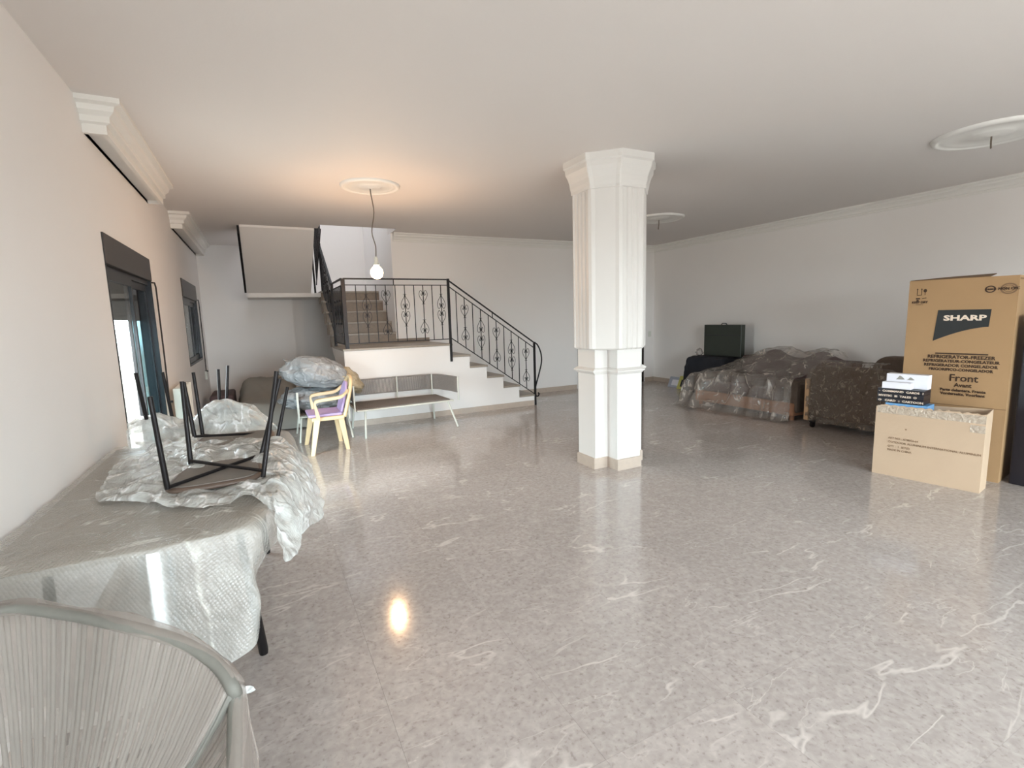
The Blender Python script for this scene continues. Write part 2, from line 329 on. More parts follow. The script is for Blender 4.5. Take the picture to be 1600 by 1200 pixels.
# ------------------------------------------------------------------ the room
H = 2.915; XL = -.878; XR = 7.75; YB = 8.33; YN = -3.2; YF = 10.4; YS = 7.236; ZL = 1.117; X0 = 1.03; X1 = 2.05
fl = setting('floor')
MB().box(XL-.3, XR+.2, YN-.2, 10.95, -.16, -.006).build('screed', GROUT, fl)
MB().box(XL, XR, YN, .6, -.006, 0).build('marble_strip', MARB, fl)
tm = None; T = .6
for j in range(17):
    for i in range(15):
        x0 = XL+i*T; y0 = .6+j*T; x1 = min(x0+T, XR); y1 = min(y0+T, YF+.1)
        if x1-x0 < .05 or y1-y0 < .05 or (x0 > X1 and y0 > YB) or (x0 > 1.1 and x1 < 2.6 and y0 > YS and y1 < YB): continue
        g = .0003
        if x1-x0 > T-.001 and y1-y0 > T-.001:
            if tm is None:
                o = MB().box(-T/2+g, T/2-g, -T/2+g, T/2-g, -.006, 0).build('tile', MARB, None); tm = o.data
            else: o = bpy.data.objects.new('tile', tm); C.objects.link(o)
            o.parent = fl; o.location = (x0+T/2, y0+T/2, 0)
        else:
            o = MB().box(-(x1-x0)/2+g, (x1-x0)/2-g, -(y1-y0)/2+g, (y1-y0)/2-g, -.006, 0).build('tile', MARB, None)
            o.parent = fl; o.location = ((x0+x1)/2, (y0+y1)/2, 0)
cl = MB(); zt = H+.2
cl.box(XL-.3, XR+.2, YN-.2, 7.92, H, zt).box(X1, XR+.2, 7.92, YB+.2, H, zt).box(XL-.3, .92, 7.92, 8.22, H, zt).box(XL-.3, -.13, 8.22, 10.9, H, zt)
cl.build('ceiling', CEIL, kind='structure')

W1 = (4.22, 5.79, 0.0, 2.135); W2 = (7.95, 9.62, .95, 2.14); th = .12
wl = MB()
for y0, y1 in ((YN-.2, W1[0]), (W1[1], W2[0]), (W2[1], 10.9)): wl.box(XL-th, XL, y0, y1, -.006, H)
wl.box(XL-th, XL, W1[0], W1[1], W1[3], H); wl.box(XL-th, XL, W2[0], W2[1], W2[3], H); wl.box(XL-th, XL, W2[0], W2[1], -.006, W2[2])
wl.build('wall_left', PAINT, kind='structure')
MB().box(XR, XR+.2, YN-.2, YB+.2, -.006, H).build('wall_right', PAINT, kind='structure')
D1 = (5.72, 6.55, 2.74); D2 = (6.62, 7.45, 2.0)
wb = MB(); wb.box(X1, D1[0], YB, YB+.2, -.006, H); wb.box(D1[0], D1[1], YB, YB+.2, D1[2], H).box(D1[1], D2[0], YB, YB+.2, -.006, H).box(D2[0], D2[1], YB, YB+.2, D2[2], H).box(D2[1], XR, YB, YB+.2, -.006, H)
wb.build('wall_back', PAINT, kind='structure')
# stairwell walls: up through the ceiling opening, skylight at the top
ws = MB(); ws.box(X1, X1+.2, YB+.2, 10.75, -.006, 5.4).box(X1, X1+.2, 7.92, YB+.2, zt, 5.4)
ws.build('wall_stair_right', PAINT, kind='structure')
MB().box(XL-th, .6, YF, YF+.2, -.006, H).build('wall_far', PAINT, kind='structure')
MB().box(.6, X1, 10.6, 10.8, -.006, 5.4).box(-.33, .6, 10.6, 10.8, H, 5.4).build('wall_stair_back', PAINT, kind='structure')
MB().box(-.33, -.13, 7.92, 10.6, zt, 5.4).box(-.33, X1+.2, 7.72, 7.92, zt, 5.4).box(-.33, X1+.2, 7.72, 9.3, 5.4, 5.5).box(-.33, X1+.2, 9.58, 10.8, 5.4, 5.5).build('wall_stair_upper', PAINT, kind='structure')
# near wall behind the photographer, two glazed doors, the right one added for light
wn = MB(); wn.box(XL-.3, -.2, YN-.2, YN, -.006, H).box(3.4, 4.3, YN-.2, YN, -.006, H).box(6.1, XR+.2, YN-.2, YN, -.006, H).box(-.2, 3.4, YN-.2, YN, 2.3, H).box(4.3, 6.1, YN-.2, YN, 2.3, H)
wn.build('wall_near', PAINT, kind='structure')
for k, (a, b) in enumerate(((-.2, 3.4), (4.3, 6.1))):
    wd = setting('window_%d' % (k+3), (a, YN, 0)); m_ = (a+b)/2
    MB().box(a, b, YN-.12, YN-.06, 2.24, 2.3).box(a, b, YN-.12, YN-.06, 0, .05).box(a, a+.06, YN-.12, YN-.06, .05, 2.24).box(b-.06, b, YN-.12, YN-.06, .05, 2.24).box(m_-.04, m_+.04, YN-.12, YN-.06, .05, 2.24).build('window_frame', ALUD, wd)
    MB().box(a+.06, m_-.04, YN-.1, YN-.094, .05, 2.24).build('pane', GLASS, wd); MB().box(m_+.04, b-.06, YN-.1, YN-.094, .05, 2.24).build('pane', GLASS, wd)

MB().box(XL-1.6, XL-th, 3.2, 7.4, 2.45, 2.6).build('added_sky_blocker', PAINT, kind='structure')  # unseen slab added outside to cut sky light through the side window
# windows of the left wall
def side_window(name, y0, y1, z0, z1, zs, slats, drop):
    wd = setting(name, (XL, y0, z0)); xo = XL-th
    MB().box(xo, XL+.012, y0, y1, zs, z1).build('shutter_box', ALU, wd, .004)
    fr = MB(); fr.box(xo, XL+.004, y0, y0+.02, z0, zs).box(xo, XL+.004, y1-.02, y1, z0, zs).box(xo, XL+.004, y0+.02, y1-.02, z0, z0+.03)
    fr.box(xo+.02, XL-.02, y0+.02, y1-.02, zs-.04, zs)
    fr.build('window_frame', ALUD, wd)
    ym = (y0+y1)/2; ys = (y0+.02, ym, y1-.02)
    for k in range(2):
        xa = XL-.012 if k == 0 else XL-.04; a, b = (y0+.02, ym+.03) if k == 0 else (ym-.03, y1-.02)
        sf = MB(); sf.box(xa-.02, xa, a, a+.04, z0+.03, zs-.04).box(xa-.02, xa, b-.045, b, z0+.03, zs-.04).box(xa-.02, xa, a+.04, b-.045, z0+.03, z0+.1).box(xa-.02, xa, a+.04, b-.045, zs-.1, zs-.04)
        s_ = sf.build('sash', ALUD, wd); MB().box(xa-.016, xa-.011, a+.04, b-.045, z0+.1, zs-.1).build('pane', GLASS if k == 0 else GLASST, s_)
    for k in range(slats):
        zz = zs-.02-k*.05; MB().box(xo+.005, xo+.02, y0+.02, y1-.02, zz-.0492, zz).build('slat', ALU, wd)
    return wd
side_window('window_1', *W1, 1.93, 7, 0); side_window('window_2', *W2, 1.9, 20, 0)
for nm, y, z0, z1, lb in (('shutter_strap', 5.87, .62, 1.90, 'dark shutter pull strap beside the large bright window'), ('shutter_strap', 9.72, .60, 1.90, 'dark shutter pull strap beside the far small window')):
    t = thing(nm, lb, 'strap', (XL, y, z0))
    MB().tube([(XL+.0, y-.06, z1+.02), (XL+.02, y-.02, z1+.02), (XL+.024, y, z1-.02), (XL+.024, y, (z0+z1)/2), (XL+.02, y, z0+.12)], .008, 6).build('strap', STRAP, t)
    MB().box(XL, XL+.03, y-.025, y+.025, z0, z0+.14).build('strap_winder', WHITEM, t, .004); MB().box(XL+.005, XL+.05, y-.012, y+.012, z0+.13, z0+.15).build('strap_clip', STRAP, t)

# cornices, pelmets, baseboards, mouldings
CP = [(0, -.13), (.022, -.13), (.022, -.105), (.035, -.10), (.045, -.078), (.072, -.055), (.085, -.05), (.085, -.034), (.105, -.022), (.12, -.018), (.12, 0), (0, 0)]
MB().run(CP, (X1+.03, YB, H), (XR, YB, H), (0, -1, 0)).build('trim_1', PLAST, kind='structure')
MB().run(CP, (XR, YN, H), (XR, YB-.0, H), (-1, 0, 0)).build('trim_2', PLAST, kind='structure')
def pelmet(name, y0, y1):
    lv = [(.125, 2.72), (.125, 2.775), (.15, 2.785), (.15, 2.82), (.18, 2.845), (.19, 2.875), (.225, 2.885), (.225, H)]
    rings = [[Vector((XL, y0+.11-o+.0, z)), Vector((XL+o, y0+.11-o, z)), Vector((XL+o, y1, z)), Vector((XL, y1, z))] for o, z in lv]
    mb = MB(); mb.loft(rings, cap=False)
    # open curtain slot underneath
    r0 = rings[0]; inn = [Vector((XL, r0[0].y+.03, 2.72)), Vector((XL+.095, r0[1].y+.03, 2.72)), Vector((XL+.095, y1-.03, 2.72)), Vector((XL, y1-.03, 2.72))]
    mb.loft([r0, inn], cap=False); mb.loft([inn, [p+Vector((0, 0, .03)) for p in inn]], cap=False)
    mb.add([p+Vector((0, 0, .03)) for p in inn], [(0, 1, 2, 3)])
    mb.build(name, PLAST, kind='structure')
pelmet('trim_3', 4.13, 6.2); pelmet('trim_4', 7.62, YF)
BP = [(0, 0), (.015, 0), (.015, .085), (.011, .09), (0, .09)]
MB().run(BP, (X1, YB, 0), (D1[0]-.03, YB, 0), (0, -1, 0)).run(BP, (D2[1]+.05, YB, 0), (XR, YB, 0), (0, -1, 0)).build('baseboard_back', BASEM, kind='structure')
MB().run(BP, (XR, YN, 0), (XR, YB, 0), (-1, 0, 0)).build('baseboard_right', BASEM, kind='structure')
MB().run(BP, (XL, YN, 0), (XL, W1[0], 0), (1, 0, 0)).run(BP, (XL, W1[1], 0), (XL, YF, 0), (1, 0, 0)).build('baseboard_left', BASEM, kind='structure')
MB().run(BP, (XL, YF, 0), (.6, YF, 0), (0, -1, 0)).build('baseboard_far', BASEM, kind='structure')

def door(name, a, b, h, hinge):
    d = setting(name, (a, YB, 0))
    MB().box(a, a+.05, YB-.02, YB+.1, 0, h).box(b-.05, b, YB-.02, YB+.1, 0, h).box(a+.05, b-.05, YB-.02, YB+.1, h-.05, h).build('door_frame', DOORW, d)
    lf = MB().box(a+.053, b-.053, YB+.02, YB+.06, .005, h-.053).build('door_leaf', DOORW, d)
    for z0, z1 in ((.15, h*.42), (h*.48, h-.2)):
        MB().box(a+.15, b-.15, YB+.012, YB+.022, z0, z1).build('panel', DOORW, lf, .004)
    MB().tube([(hinge, YB+.02, 1.02), (hinge, YB-.03, 1.02), (hinge+.1, YB-.03, 1.02)], .009, 8).build('door_handle', WHITEM, d)
door('door_1', *D1, D1[0]+.1); door('door_2', *D2, D2[0]+.1)
t = MB().box(7.58, 7.66, YB-.012, YB, .98, 1.10).build('light_switch', WHITEM, None, .003); tag(t, 'small light switch plate on the wall beside the far doorway', 'switch')

# ------------------------------------------------------------------ staircase
st = thing('staircase', 'white walled staircase with stone treads, a landing and a turning upper flight', 'staircase', (2.5, 7.8, 0))
R1 = ZL/6; xs = [4.075-.29*k for k in range(6)]; xs[5] = 2.62
pf = [(xs[0], 0)]
for k in range(6):
    pf.append((xs[k], R1*(k+1)-.03))
    if k < 5: pf.append((xs[k+1], R1*(k+1)-.03))
zt_ = ZL-.03
pf += [(X0, zt_), (X0, 0)]
MB().prism([(x, YS, z) for x, z in pf], (0, .12, 0)).build('side_wall', PAINT, st)
# flank of the landing, under the upper flight
fk = [(X0, YS+.12, 0), (X0, YS+.12, zt_), (X0, YB, zt_), (X0, 8.36, 1.0), (X0, 8.0, .78), (X0, 7.55, .25), (X0, 7.5, 0)]
MB().prism(fk, (.1, 0, 0)).build('flank_wall', PAINT, st)
MB().box(X0, 4.06, YS-.015, YS, 0, .085).build('skirting', BASEM, st)
for k in range(5):
    MB().box(xs[k+1]-.0, xs[k]+.02, YS-.012, YB, R1*(k+1)-.03, R1*(k+1)).build('tread', STONE, st, .004)
for k in range(6):
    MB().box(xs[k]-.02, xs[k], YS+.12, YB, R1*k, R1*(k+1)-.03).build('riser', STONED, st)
MB().box(X0-.012, xs[5]+.02, YS-.015, YB, ZL-.03, ZL).build('landing', STONE, st, .004)
for x in (1.55, 2.08): MB().box(x-.0015, x+.0015, YS-.016, YB-.01, ZL-.03, ZL+.0006).build('joint', STONED, st)
MB().box(X1+.0, xs[5], YB-.012, YB, ZL, ZL+.07).build('landing_skirting', STONED, st)
R2 = .186; yr = [YB+.29*k for k in range(5)]
for k in range(5):
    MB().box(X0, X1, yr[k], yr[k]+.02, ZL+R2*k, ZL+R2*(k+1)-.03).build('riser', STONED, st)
    y1 = yr[k]+.29 if k < 4 else 10.6
    MB().box(X0-.012, X1, yr[k]-.02, y1 if k < 4 else 9.8, ZL+R2*(k+1)-.03, ZL+R2*(k+1)).build('tread', STONE, st, .004)
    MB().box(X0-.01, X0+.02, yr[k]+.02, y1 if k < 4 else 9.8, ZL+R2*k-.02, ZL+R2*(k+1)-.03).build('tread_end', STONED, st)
z5 = ZL+5*R2
MB().prism([(X0, 8.33, ZL-.17), (X0, 8.33, ZL-.03), (X0, yr[4]+.02, z5-.22), (X0, yr[4]+.02, z5-.03), (X0, 9.9, z5-.03), (X0, 9.9, z5-.1), (X0, 9.5, z5-.16)][::-1], (X1-X0, 0, 0)).build('flight_slab', PAINT, st)
MB().box(-.13, X1, 9.5, 10.6, z5-.1, z5-.03).build('upper_landing', PAINT, st)
# returning flight: sloped underside reaching the ceiling
MB().prism([(-.13, 9.5, z5-.03), (-.13, 8.22, H-.03), (-.13, 8.22, H+.35), (-.13, 9.5, z5+.3)], (1.0, 0, 0)).build('return_flight', PAINT, st)
MB().prism([(-.135, 8.3, 2.80), (-.135, 8.3, 2.93), (-.135, 9.45, 2.22), (-.135, 9.45, 2.02)], (-.03, 0, 0)).build('stringer', IRON, st)

# ------------------------------------------------------------------ railings
def heart_pts(w_, h_, up=1):
    """one half of a heart scroll: tip at 0,0 ; curls at the top"""
    p = [(0, 0), (w_*.30, h_*.18), (w_*.72, h_*.38), (w_*.98, h_*.60), (w_*.95, h_*.82), (w_*.66, h_*.98), (w_*.34, h_*.92), (w_*.20, h_*.74), (w_*.34, h_*.60), (w_*.52, h_*.66), (w_*.46, h_*.76)]
    return [(a, b*up) for a, b in p]
def scroll(o, ux, z0, up, parent, w_=.062, h_=.15):
    mb = MB(); ux = Vector(ux)
    for s in (-1, 1):
        pts = crow([Vector((a*s, 0, b)) for a, b in heart_pts(w_, h_, up)], 3)
        mb.tube([o+ux*p.x+Vector((0, 0, z0+p.z)) for p in pts], .0045, 4)
        q = [(0, -.0), (.012*s, -.014*up), (.026*s, -.012*up)]
        mb.tube([o+ux*a+Vector((0, 0, z0+b)) for a, b in q], .0035, 4)
    mb.tube([o+Vector((0, 0, z0-.01*up)), o+Vector((0, 0, z0+.02*up))], .011, 6)
    mb.tube([o+Vector((0, 0, z0+h_*.68*up)), o+Vector((0, 0, z0+h_*.85*up))], .011, 6)
    return mb.build('scroll', IRON, parent)
YR = YS+.03
rl = thing('stair_railing', 'black wrought iron railing with heart scrolls along the landing and lower flight', 'railing', (2.61, YR, ZL))
zt0 = 2.09
MB().tube([(1.09, YR, zt0), (2.61, YR, zt0)], .014, 4).build('handrail', IRON, rl)
MB().tube([(1.09, YR, zt0-.085), (2.61, YR, zt0-.085)], .009, 4).build('upper_rail', IRON, rl)
MB().tube([(1.09, YR, ZL+.07), (2.61, YR, ZL+.07)], .009, 4).build('bottom_rail', IRON, rl)
MB().box(1.06, 1.11, YR-.025, YR+.025, ZL, zt0).build('post', IRON, rl); MB().box(2.595, 2.63, YR-.05, YR-.02, .84, zt0+.01).build('post', IRON, rl)
MB().tube([(1.79, YR, zt0-.08), (1.79, YR, zt0)], .008, 4).build('rail_spacer', IRON, rl)
k = 0
for i in range(11):
    x = 2.61-.139*(i+.45)-.045
    if x < 1.12: break
    MB().tube([(x, YR, ZL+.07), (x, YR, zt0-.085)], .0075, 4).build('baluster', IRON, rl)
    if i % 2 == 0:
        if (i//2) % 2 == 0:
            scroll(Vector((x, YR, 0)), (1, 0, 0), 1.86, -1, rl, h_=.21); scroll(Vector((x, YR, 0)), (1, 0, 0), 1.42, 1, rl, h_=.21)
        else:
            scroll(Vector((x, YR, 0)), (1, 0, 0), 1.74, 1, rl, h_=.19); scroll(Vector((x, YR, 0)), (1, 0, 0), 1.48, -1, rl, h_=.19)
zz = lambda x, z0, z1: z0+(z1-z0)*(x-2.61)/(4.09-2.61)
MB().tube([(2.61, YR, zt0), (4.09, YR, 1.07)], .014, 4).build('handrail', IRON, rl)
MB().tube([(2.61, YR, zt0-.09), (4.09, YR, .98)], .009, 4).build('upper_rail', IRON, rl)
MB().tube([(2.61, YR, 1.22), (4.09, YR, .19)], .009, 4).build('bottom_rail', IRON, rl)
MB().box(4.075, 4.105, YR-.05, YR-.02, .0, 1.07).build('post', IRON, rl)
cv = [(4.09, 1.07), (4.17, 1.02), (4.235, .88), (4.245, .72), (4.19, .52), (4.13, .34), (4.10, .22), (4.12, .155), (4.165, .14), (4.185, .175), (4.165, .2)]
MB().tube([Vector((p.x, YR, p.z)) for p in crow([Vector((a, 0, b)) for a, b in cv], 4)], .012, 6).build('handrail_end', IRON, rl)
MB().tube([(3.35, YR, zz(3.35, zt0-.09, .98)), (3.35, YR, zz(3.35, zt0, 1.07))], .008, 4).build('rail_spacer', IRON, rl)
for i in range(1, 11):
    x = 2.61+.1336*i
    MB().tube([(x, YR, zz(x, 1.22, .19)), (x, YR, zz(x, zt0-.09, .98))], .0075, 4).build('baluster', IRON, rl)
    zb = zz(x, 1.22, .19); zu = zz(x, zt0-.09, .98); zm = (zb+zu)/2
    if i % 4 == 2:
        scroll(Vector((x, YR, 0)), (1, 0, 0), zu-.30, 1, rl, h_=.19); scroll(Vector((x, YR, 0)), (1, 0, 0), zb+.31, -1, rl, h_=.19)
    elif i % 4 == 0:
        scroll(Vector((x, YR, 0)), (1, 0, 0), zm+.24, -1, rl, h_=.22); scroll(Vector((x, YR, 0)), (1, 0, 0), zm-.24, 1, rl, h_=.22)
# railing of the upper flight
XRL = 1.07
r2 = thing('stair_railing', 'black wrought iron railing rising steeply along the upper flight', 'railing', (XRL, 8.33, ZL))
top = lambda y: zt0 if y < 8.3 else zt0+(y-8.3)*.641
bot = lambda y: ZL+.06 if y < 8.3 else ZL+.14+(y-8.3)*.641
MB().tube([(XRL, 7.30, zt0), (XRL, 8.3, zt0), (XRL, 9.5, top(9.5)), (XRL, 9.62, top(9.5))], .016, 4).build('handrail', IRON, r2)
MB().tube([(XRL, 7.30, zt0-.09), (XRL, 8.3, zt0-.09), (XRL, 9.5, top(9.5)-.09)], .010, 4).build('upper_rail', IRON, r2)
MB().tube([(XRL, 7.30, ZL+.06), (XRL, 8.3, ZL+.06)], .010, 4).build('bottom_rail', IRON, r2); MB().tube([(XRL, 8.3, bot(8.31)), (XRL, 9.5, bot(9.5))], .010, 4).build('bottom_rail', IRON, r2)
MB().box(XRL-.02, XRL+.02, 8.28, 8.32, ZL, zt0).build('post', IRON, r2); MB().box(XRL-.02, XRL+.02, 9.5, 9.54, 1.9, top(9.5)+.02).build('post', IRON, r2)
MB().tube([(XRL-.12, 9.56, z5-.1), (XRL-.13, 9.56, 2.75), (XRL-.08, 9.56, 3.0), (XRL, 9.58, top(9.5))], .016, 6).build('handrail_return', IRON, r2)
for i in range(17):
    y = 7.40+i*.128
    if abs(y-8.3) < .03: continue
    MB().tube([(XRL, y, bot(y)), (XRL, y, top(y)-.09)], .009, 4).build('baluster', IRON, r2)
    if i % 2 == 1:
        zm = (bot(y)+top(y))/2; u = 1 if i % 4 == 1 else -1
        scroll(Vector((XRL, y, 0)), (0, 1, 0), zm+.17*u, -u, r2, h_=.2); scroll(Vector((XRL, y, 0)), (0, 1, 0), zm-.17*u, u, r2, h_=.2)

MB().tube([(.97, 9.5, 3.0), (.97, 8.3, 3.75)], .016, 4).build('handrail', IRON, r2); MB().tube([(.97, 9.5, 2.16), (.97, 8.3, 2.92)], .01, 4).build('bottom_rail', IRON, r2)
for i in range(9):
    y = 9.42-i*.128; MB().tube([(.97, y, 2.16+(9.5-y)*.63), (.97, y, 3.0+(9.5-y)*.625)], .009, 4).build('baluster', IRON, r2)
    if i % 2: scroll(Vector((.97, y, 0)), (0, 1, 0), 2.75+(9.5-y)*.63, -1, r2, h_=.2); scroll(Vector((.97, y, 0)), (0, 1, 0), 2.4+(9.5-y)*.63, 1, r2, h_=.2)
# ------------------------------------------------------------------ column
cx, cy = 3.1, 3.95
col = thing('column', 'white fluted square column on a cross shaped pedestal with flared capital', 'column', (cx, cy, 0))
def cross(a, b, z): return [Vector((cx+x, cy+y, z)) for x, y in ((-b, -a), (-a, -a), (-a, -b), (a, -b), (a, -a), (b, -a), (b, a), (a, a), (a, b), (-a, b), (-a, a), (-b, a))]
MB().loft([cross(.145, .305, 0), cross(.145, .305, .10), cross(.14, .30, .108)]).build('plinth', BASEM, col)
MB().loft([cross(.14, .288, .1), cross(.14, .288, 1.19)]).build('pedestal', COLP, col)
MB().loft([cross(.14, .289, .93), cross(.150, .300, .935), cross(.158, .312, .95), cross(.165, .325, .958), cross(.165, .325, .968), cross(.152, .302, .985), cross(.14, .289, .99)]).build('ring_moulding', COLP, col)
def shaft(s, z, fl_=1):
    """octagon-like plan with two grooves on each broad face"""
    pts = []
    B = .33*s; A = .138*s; g = .012*fl_
    face = [(-A, 0), (-A+.018, g*.8), (-A+.03, 0), (-.072, 0), (-.060, -g), (-.048, 0), (-.014, 0), (0, -g), (.014, 0), (.048, 0), (.060, -g), (.072, 0), (A-.03, 0), (A-.018, g*.8), (A, 0)]
    for q in range(4):
        c, s_ = math.cos(q*PI/2), math.sin(q*PI/2)
        loc = [(u, -(B+d)) for u, d in face]+[(A+.012, -B+.004), (A+.03, -B+.034), (B-.034, -(A+.03)), (B-.004, -(A+.012))]
        pts += [Vector((cx+u*c-v*s_, cy+u*s_+v*c, z)) for u, v in loc]
    return pts
MB().loft([shaft(.94, 1.165), shaft(1, 1.18), shaft(1, 1.2), shaft(1, 2.66)]).build('shaft', COLP, col)
MB().loft([shaft(1.0, 2.62, .4), shaft(1.03, 2.625, 0), shaft(1.035, 2.65, 0), shaft(1.06, 2.68, 0), shaft(1.075, 2.72, 0), shaft(1.12, 2.765, 0), shaft(1.18, 2.805, 0), shaft(1.19, 2.845, 0), shaft(1.24, 2.86, 0), shaft(1.25, H, 0)]).build('capital', COLP, col)

# ------------------------------------------------------------------ ceiling roses and lamp
def rose(x, y, r, label):
    t = thing('ceiling_rose', label, 'ceiling rose', (x, y, H), 'plaster ceiling roses')
    MB().lathe([(r, H), (r*.99, H-.012), (r*.93, H-.028), (r*.88, H-.022), (r*.84, H-.012), (r*.80, H-.018), (r*.74, H-.012), (r*.4, H-.008), (r*.36, H-.016), (r*.3, H-.022), (r*.12, H-.024), (.02, H-.03)], (x, y, 0), 48).build('disc', PLAST, t)
    return t
rose(1.175, 5.52, .31, 'round plaster ceiling rose above the lit hanging bulb')
a = rose(5.62, 2.06, .40, 'round plaster ceiling rose at the right edge, near the tall carton')
MB().tube([(5.62, 2.06, H-.02), (5.62, 2.06, H-.08), (5.60, 2.05, H-.13)], .006, 5).build('hook', CABLE, a)
a = rose(5.52, 5.85, .37, 'round plaster ceiling rose just right of the column top')
MB().tube([(5.52, 5.85, H-.02), (5.52, 5.85, H-.09), (5.50, 5.84, H-.17)], .007, 5).build('hook', CABLE, a)
lp = thing('hanging_bulb', 'bare lit warm bulb hanging on a long thin cable', 'lamp', (1.19, 5.55, 2.05))
MB().tube(crow([Vector(p) for p in ((1.175, 5.53, H-.03), (1.178, 5.53, H-.08), (1.20, 5.54, 2.65), (1.17, 5.56, 2.45), (1.20, 5.56, 2.3), (1.195, 5.56, 2.17))], 5), .006, 5).build('cable', CABLE, lp)
MB().lathe([(.008, 2.19), (.02, 2.18), (.022, 2.12), (.03, 2.115), (.03, 2.10)], (1.195, 5.56, 0), 14).build('socket', WHITEM, lp)
MB().lathe([(.018, 2.115), (.02, 2.10), (.045, 2.075), (.066, 2.045), (.07, 2.015), (.06, 1.98), (.035, 1.957), (.008, 1.95)], (1.195, 5.56, 0), 20).build('bulb', BULB, lp)
pl = bpy.data.lights.new('bulb_light', 'POINT'); pl.energy = 85; pl.color = (1, .60, .32); pl.shadow_soft_size = .04; pl.specular_factor = .15
po = bpy.data.objects.new('bulb_light', pl); C.objects.link(po); po.location = (1.195, 5.56, 2.02)

# ------------------------------------------------------------------ radiator
rd = thing('radiator', 'white ribbed radiator on the left wall between the two windows', 'radiator', (XL+.1, 6.2, .1))
for i in range(8):
    y = 5.93+i*.085
    mb = MB(); mb.box(XL+.05, XL+.13, y-.016, y+.016, .14, .88); mb.tube([(XL+.125, y, .14), (XL+.125, y, .88)], .02, 8)
    mb.build('radiator_section', RADW, rd, .006)
MB().tube([(XL+.09, 5.9, .84), (XL+.09, 6.56, .84)], .024, 8).tube([(XL+.09, 5.9, .18), (XL+.09, 6.56, .18)], .024, 8).build('header_pipe', RADW, rd)
MB().tube([(XL+.09, 5.88, .18), (XL+.09, 5.87, .0)], .01, 6).tube([(XL, 6.2, .5), (XL+.06, 6.2, .5)], .01, 6).build('supply_pipe', RADW, rd)
MB().tube([(XL+.09, 6.56, .84), (XL+.09, 6.62, .84)], .026, 8).build('valve', RADW, rd)

# ------------------------------------------------------------------ wrapped dining table on the left
tb = thing('dining_table', 'long taupe dining table with black legs along the left wall under bubble wrap', 'table', (-.38, 2.8, 0))
TP = [(-.84, 1.95), (-.07, 2.0), (.07, 2.75), (.06, 3.68), (-.84, 3.72)]
MB().prism([(x, y, .735) for x, y in TP], (0, 0, .03)).build('tabletop', TABLEW, tb, .004)
for a, b in (((-.11, 2.39, 0), (-.14, 2.1, .735)), ((-.75, 2.2, 0), (-.72, 2.15, .735)), ((-.08, 3.5, 0), (-.1, 3.55, .735)), ((-.75, 3.5, 0), (-.74, 3.55, .735))):
    MB().tube([a, (a[0], a[1], a[2]+.02), b], [.018, .021, .015], 8).build('leg', IRON, tb)
# smooth wrap over the table, hanging down in front
wp = MB()
P = lambda x, y, z: Vector((x, y, z))
g = [[P(-.85, 3.76, .772), P(-.62, 3.76, .775), P(-.35, 3.74, .776), P(-.08, 3.72, .776), P(.08, 3.72, .774), P(.14, 3.73, .72), P(.17, 3.74, .62)],
     [P(-.86, 3.3, .774), P(-.62, 3.3, .776), P(-.35, 3.3, .778), P(-.08, 3.3, .778), P(.09, 3.3, .774), P(.15, 3.3, .71), P(.17, 3.3, .6)],
     [P(-.86, 2.7, .774), P(-.62, 2.7, .776), P(-.35, 2.7, .778), P(-.1, 2.7, .778), P(.06, 2.72, .774), P(.11, 2.72, .72), P(.13, 2.72, .62)],
     [P(-.86, 2.25, .774), P(-.62, 2.2, .776), P(-.36, 2.2, .778), P(-.14, 2.22, .778), P(-.03, 2.24, .774), P(.02, 2.25, .72), P(.03, 2.25, .62)],
     [P(-.86, 1.98, .774), P(-.62, 1.96, .776), P(-.38, 1.96, .778), P(-.16, 1.99, .776), P(-.07, 2.02, .768), P(-.03, 2.05, .71), P(-.03, 2.1, .62)],
     [P(-.86, 1.935, .755), P(-.62, 1.92, .755), P(-.38, 1.91, .755), P(-.18, 1.94, .75), P(-.09, 1.96, .74), P(-.06, 1.98, .68), P(-.06, 2.03, .6)],
     [P(-.86, 1.93, .62), P(-.62, 1.91, .62), P(-.38, 1.90, .62), P(-.2, 1.92, .62), P(-.11, 1.93, .63), P(-.09, 1.95, .6), P(-.09, 1.99, .56)],
     [P(-.86, 1.93, .46), P(-.62, 1.90, .46), P(-.4, 1.87, .46), P(-.22, 1.88, .46), P(-.13, 1.88, .48), P(-.085, 1.90, .5), P(-.08, 1.94, .5)],
     [P(-.86, 1.93, .26), P(-.64, 1.89, .24), P(-.42, 1.86, .27), P(-.26, 1.86, .31), P(-.17, 1.86, .34), P(-.11, 1.88, .36), P(-.09, 1.92, .40)]]
sheet(wp, g, 10, 9, .007, 6, 3, fold=.006, fsc=4)
wo = wp.build('bubble_wrap', WRAP, None); tag(wo, 'large smooth sheet of bubble wrap covering the dining table and hanging over its front', 'bubble wrap')
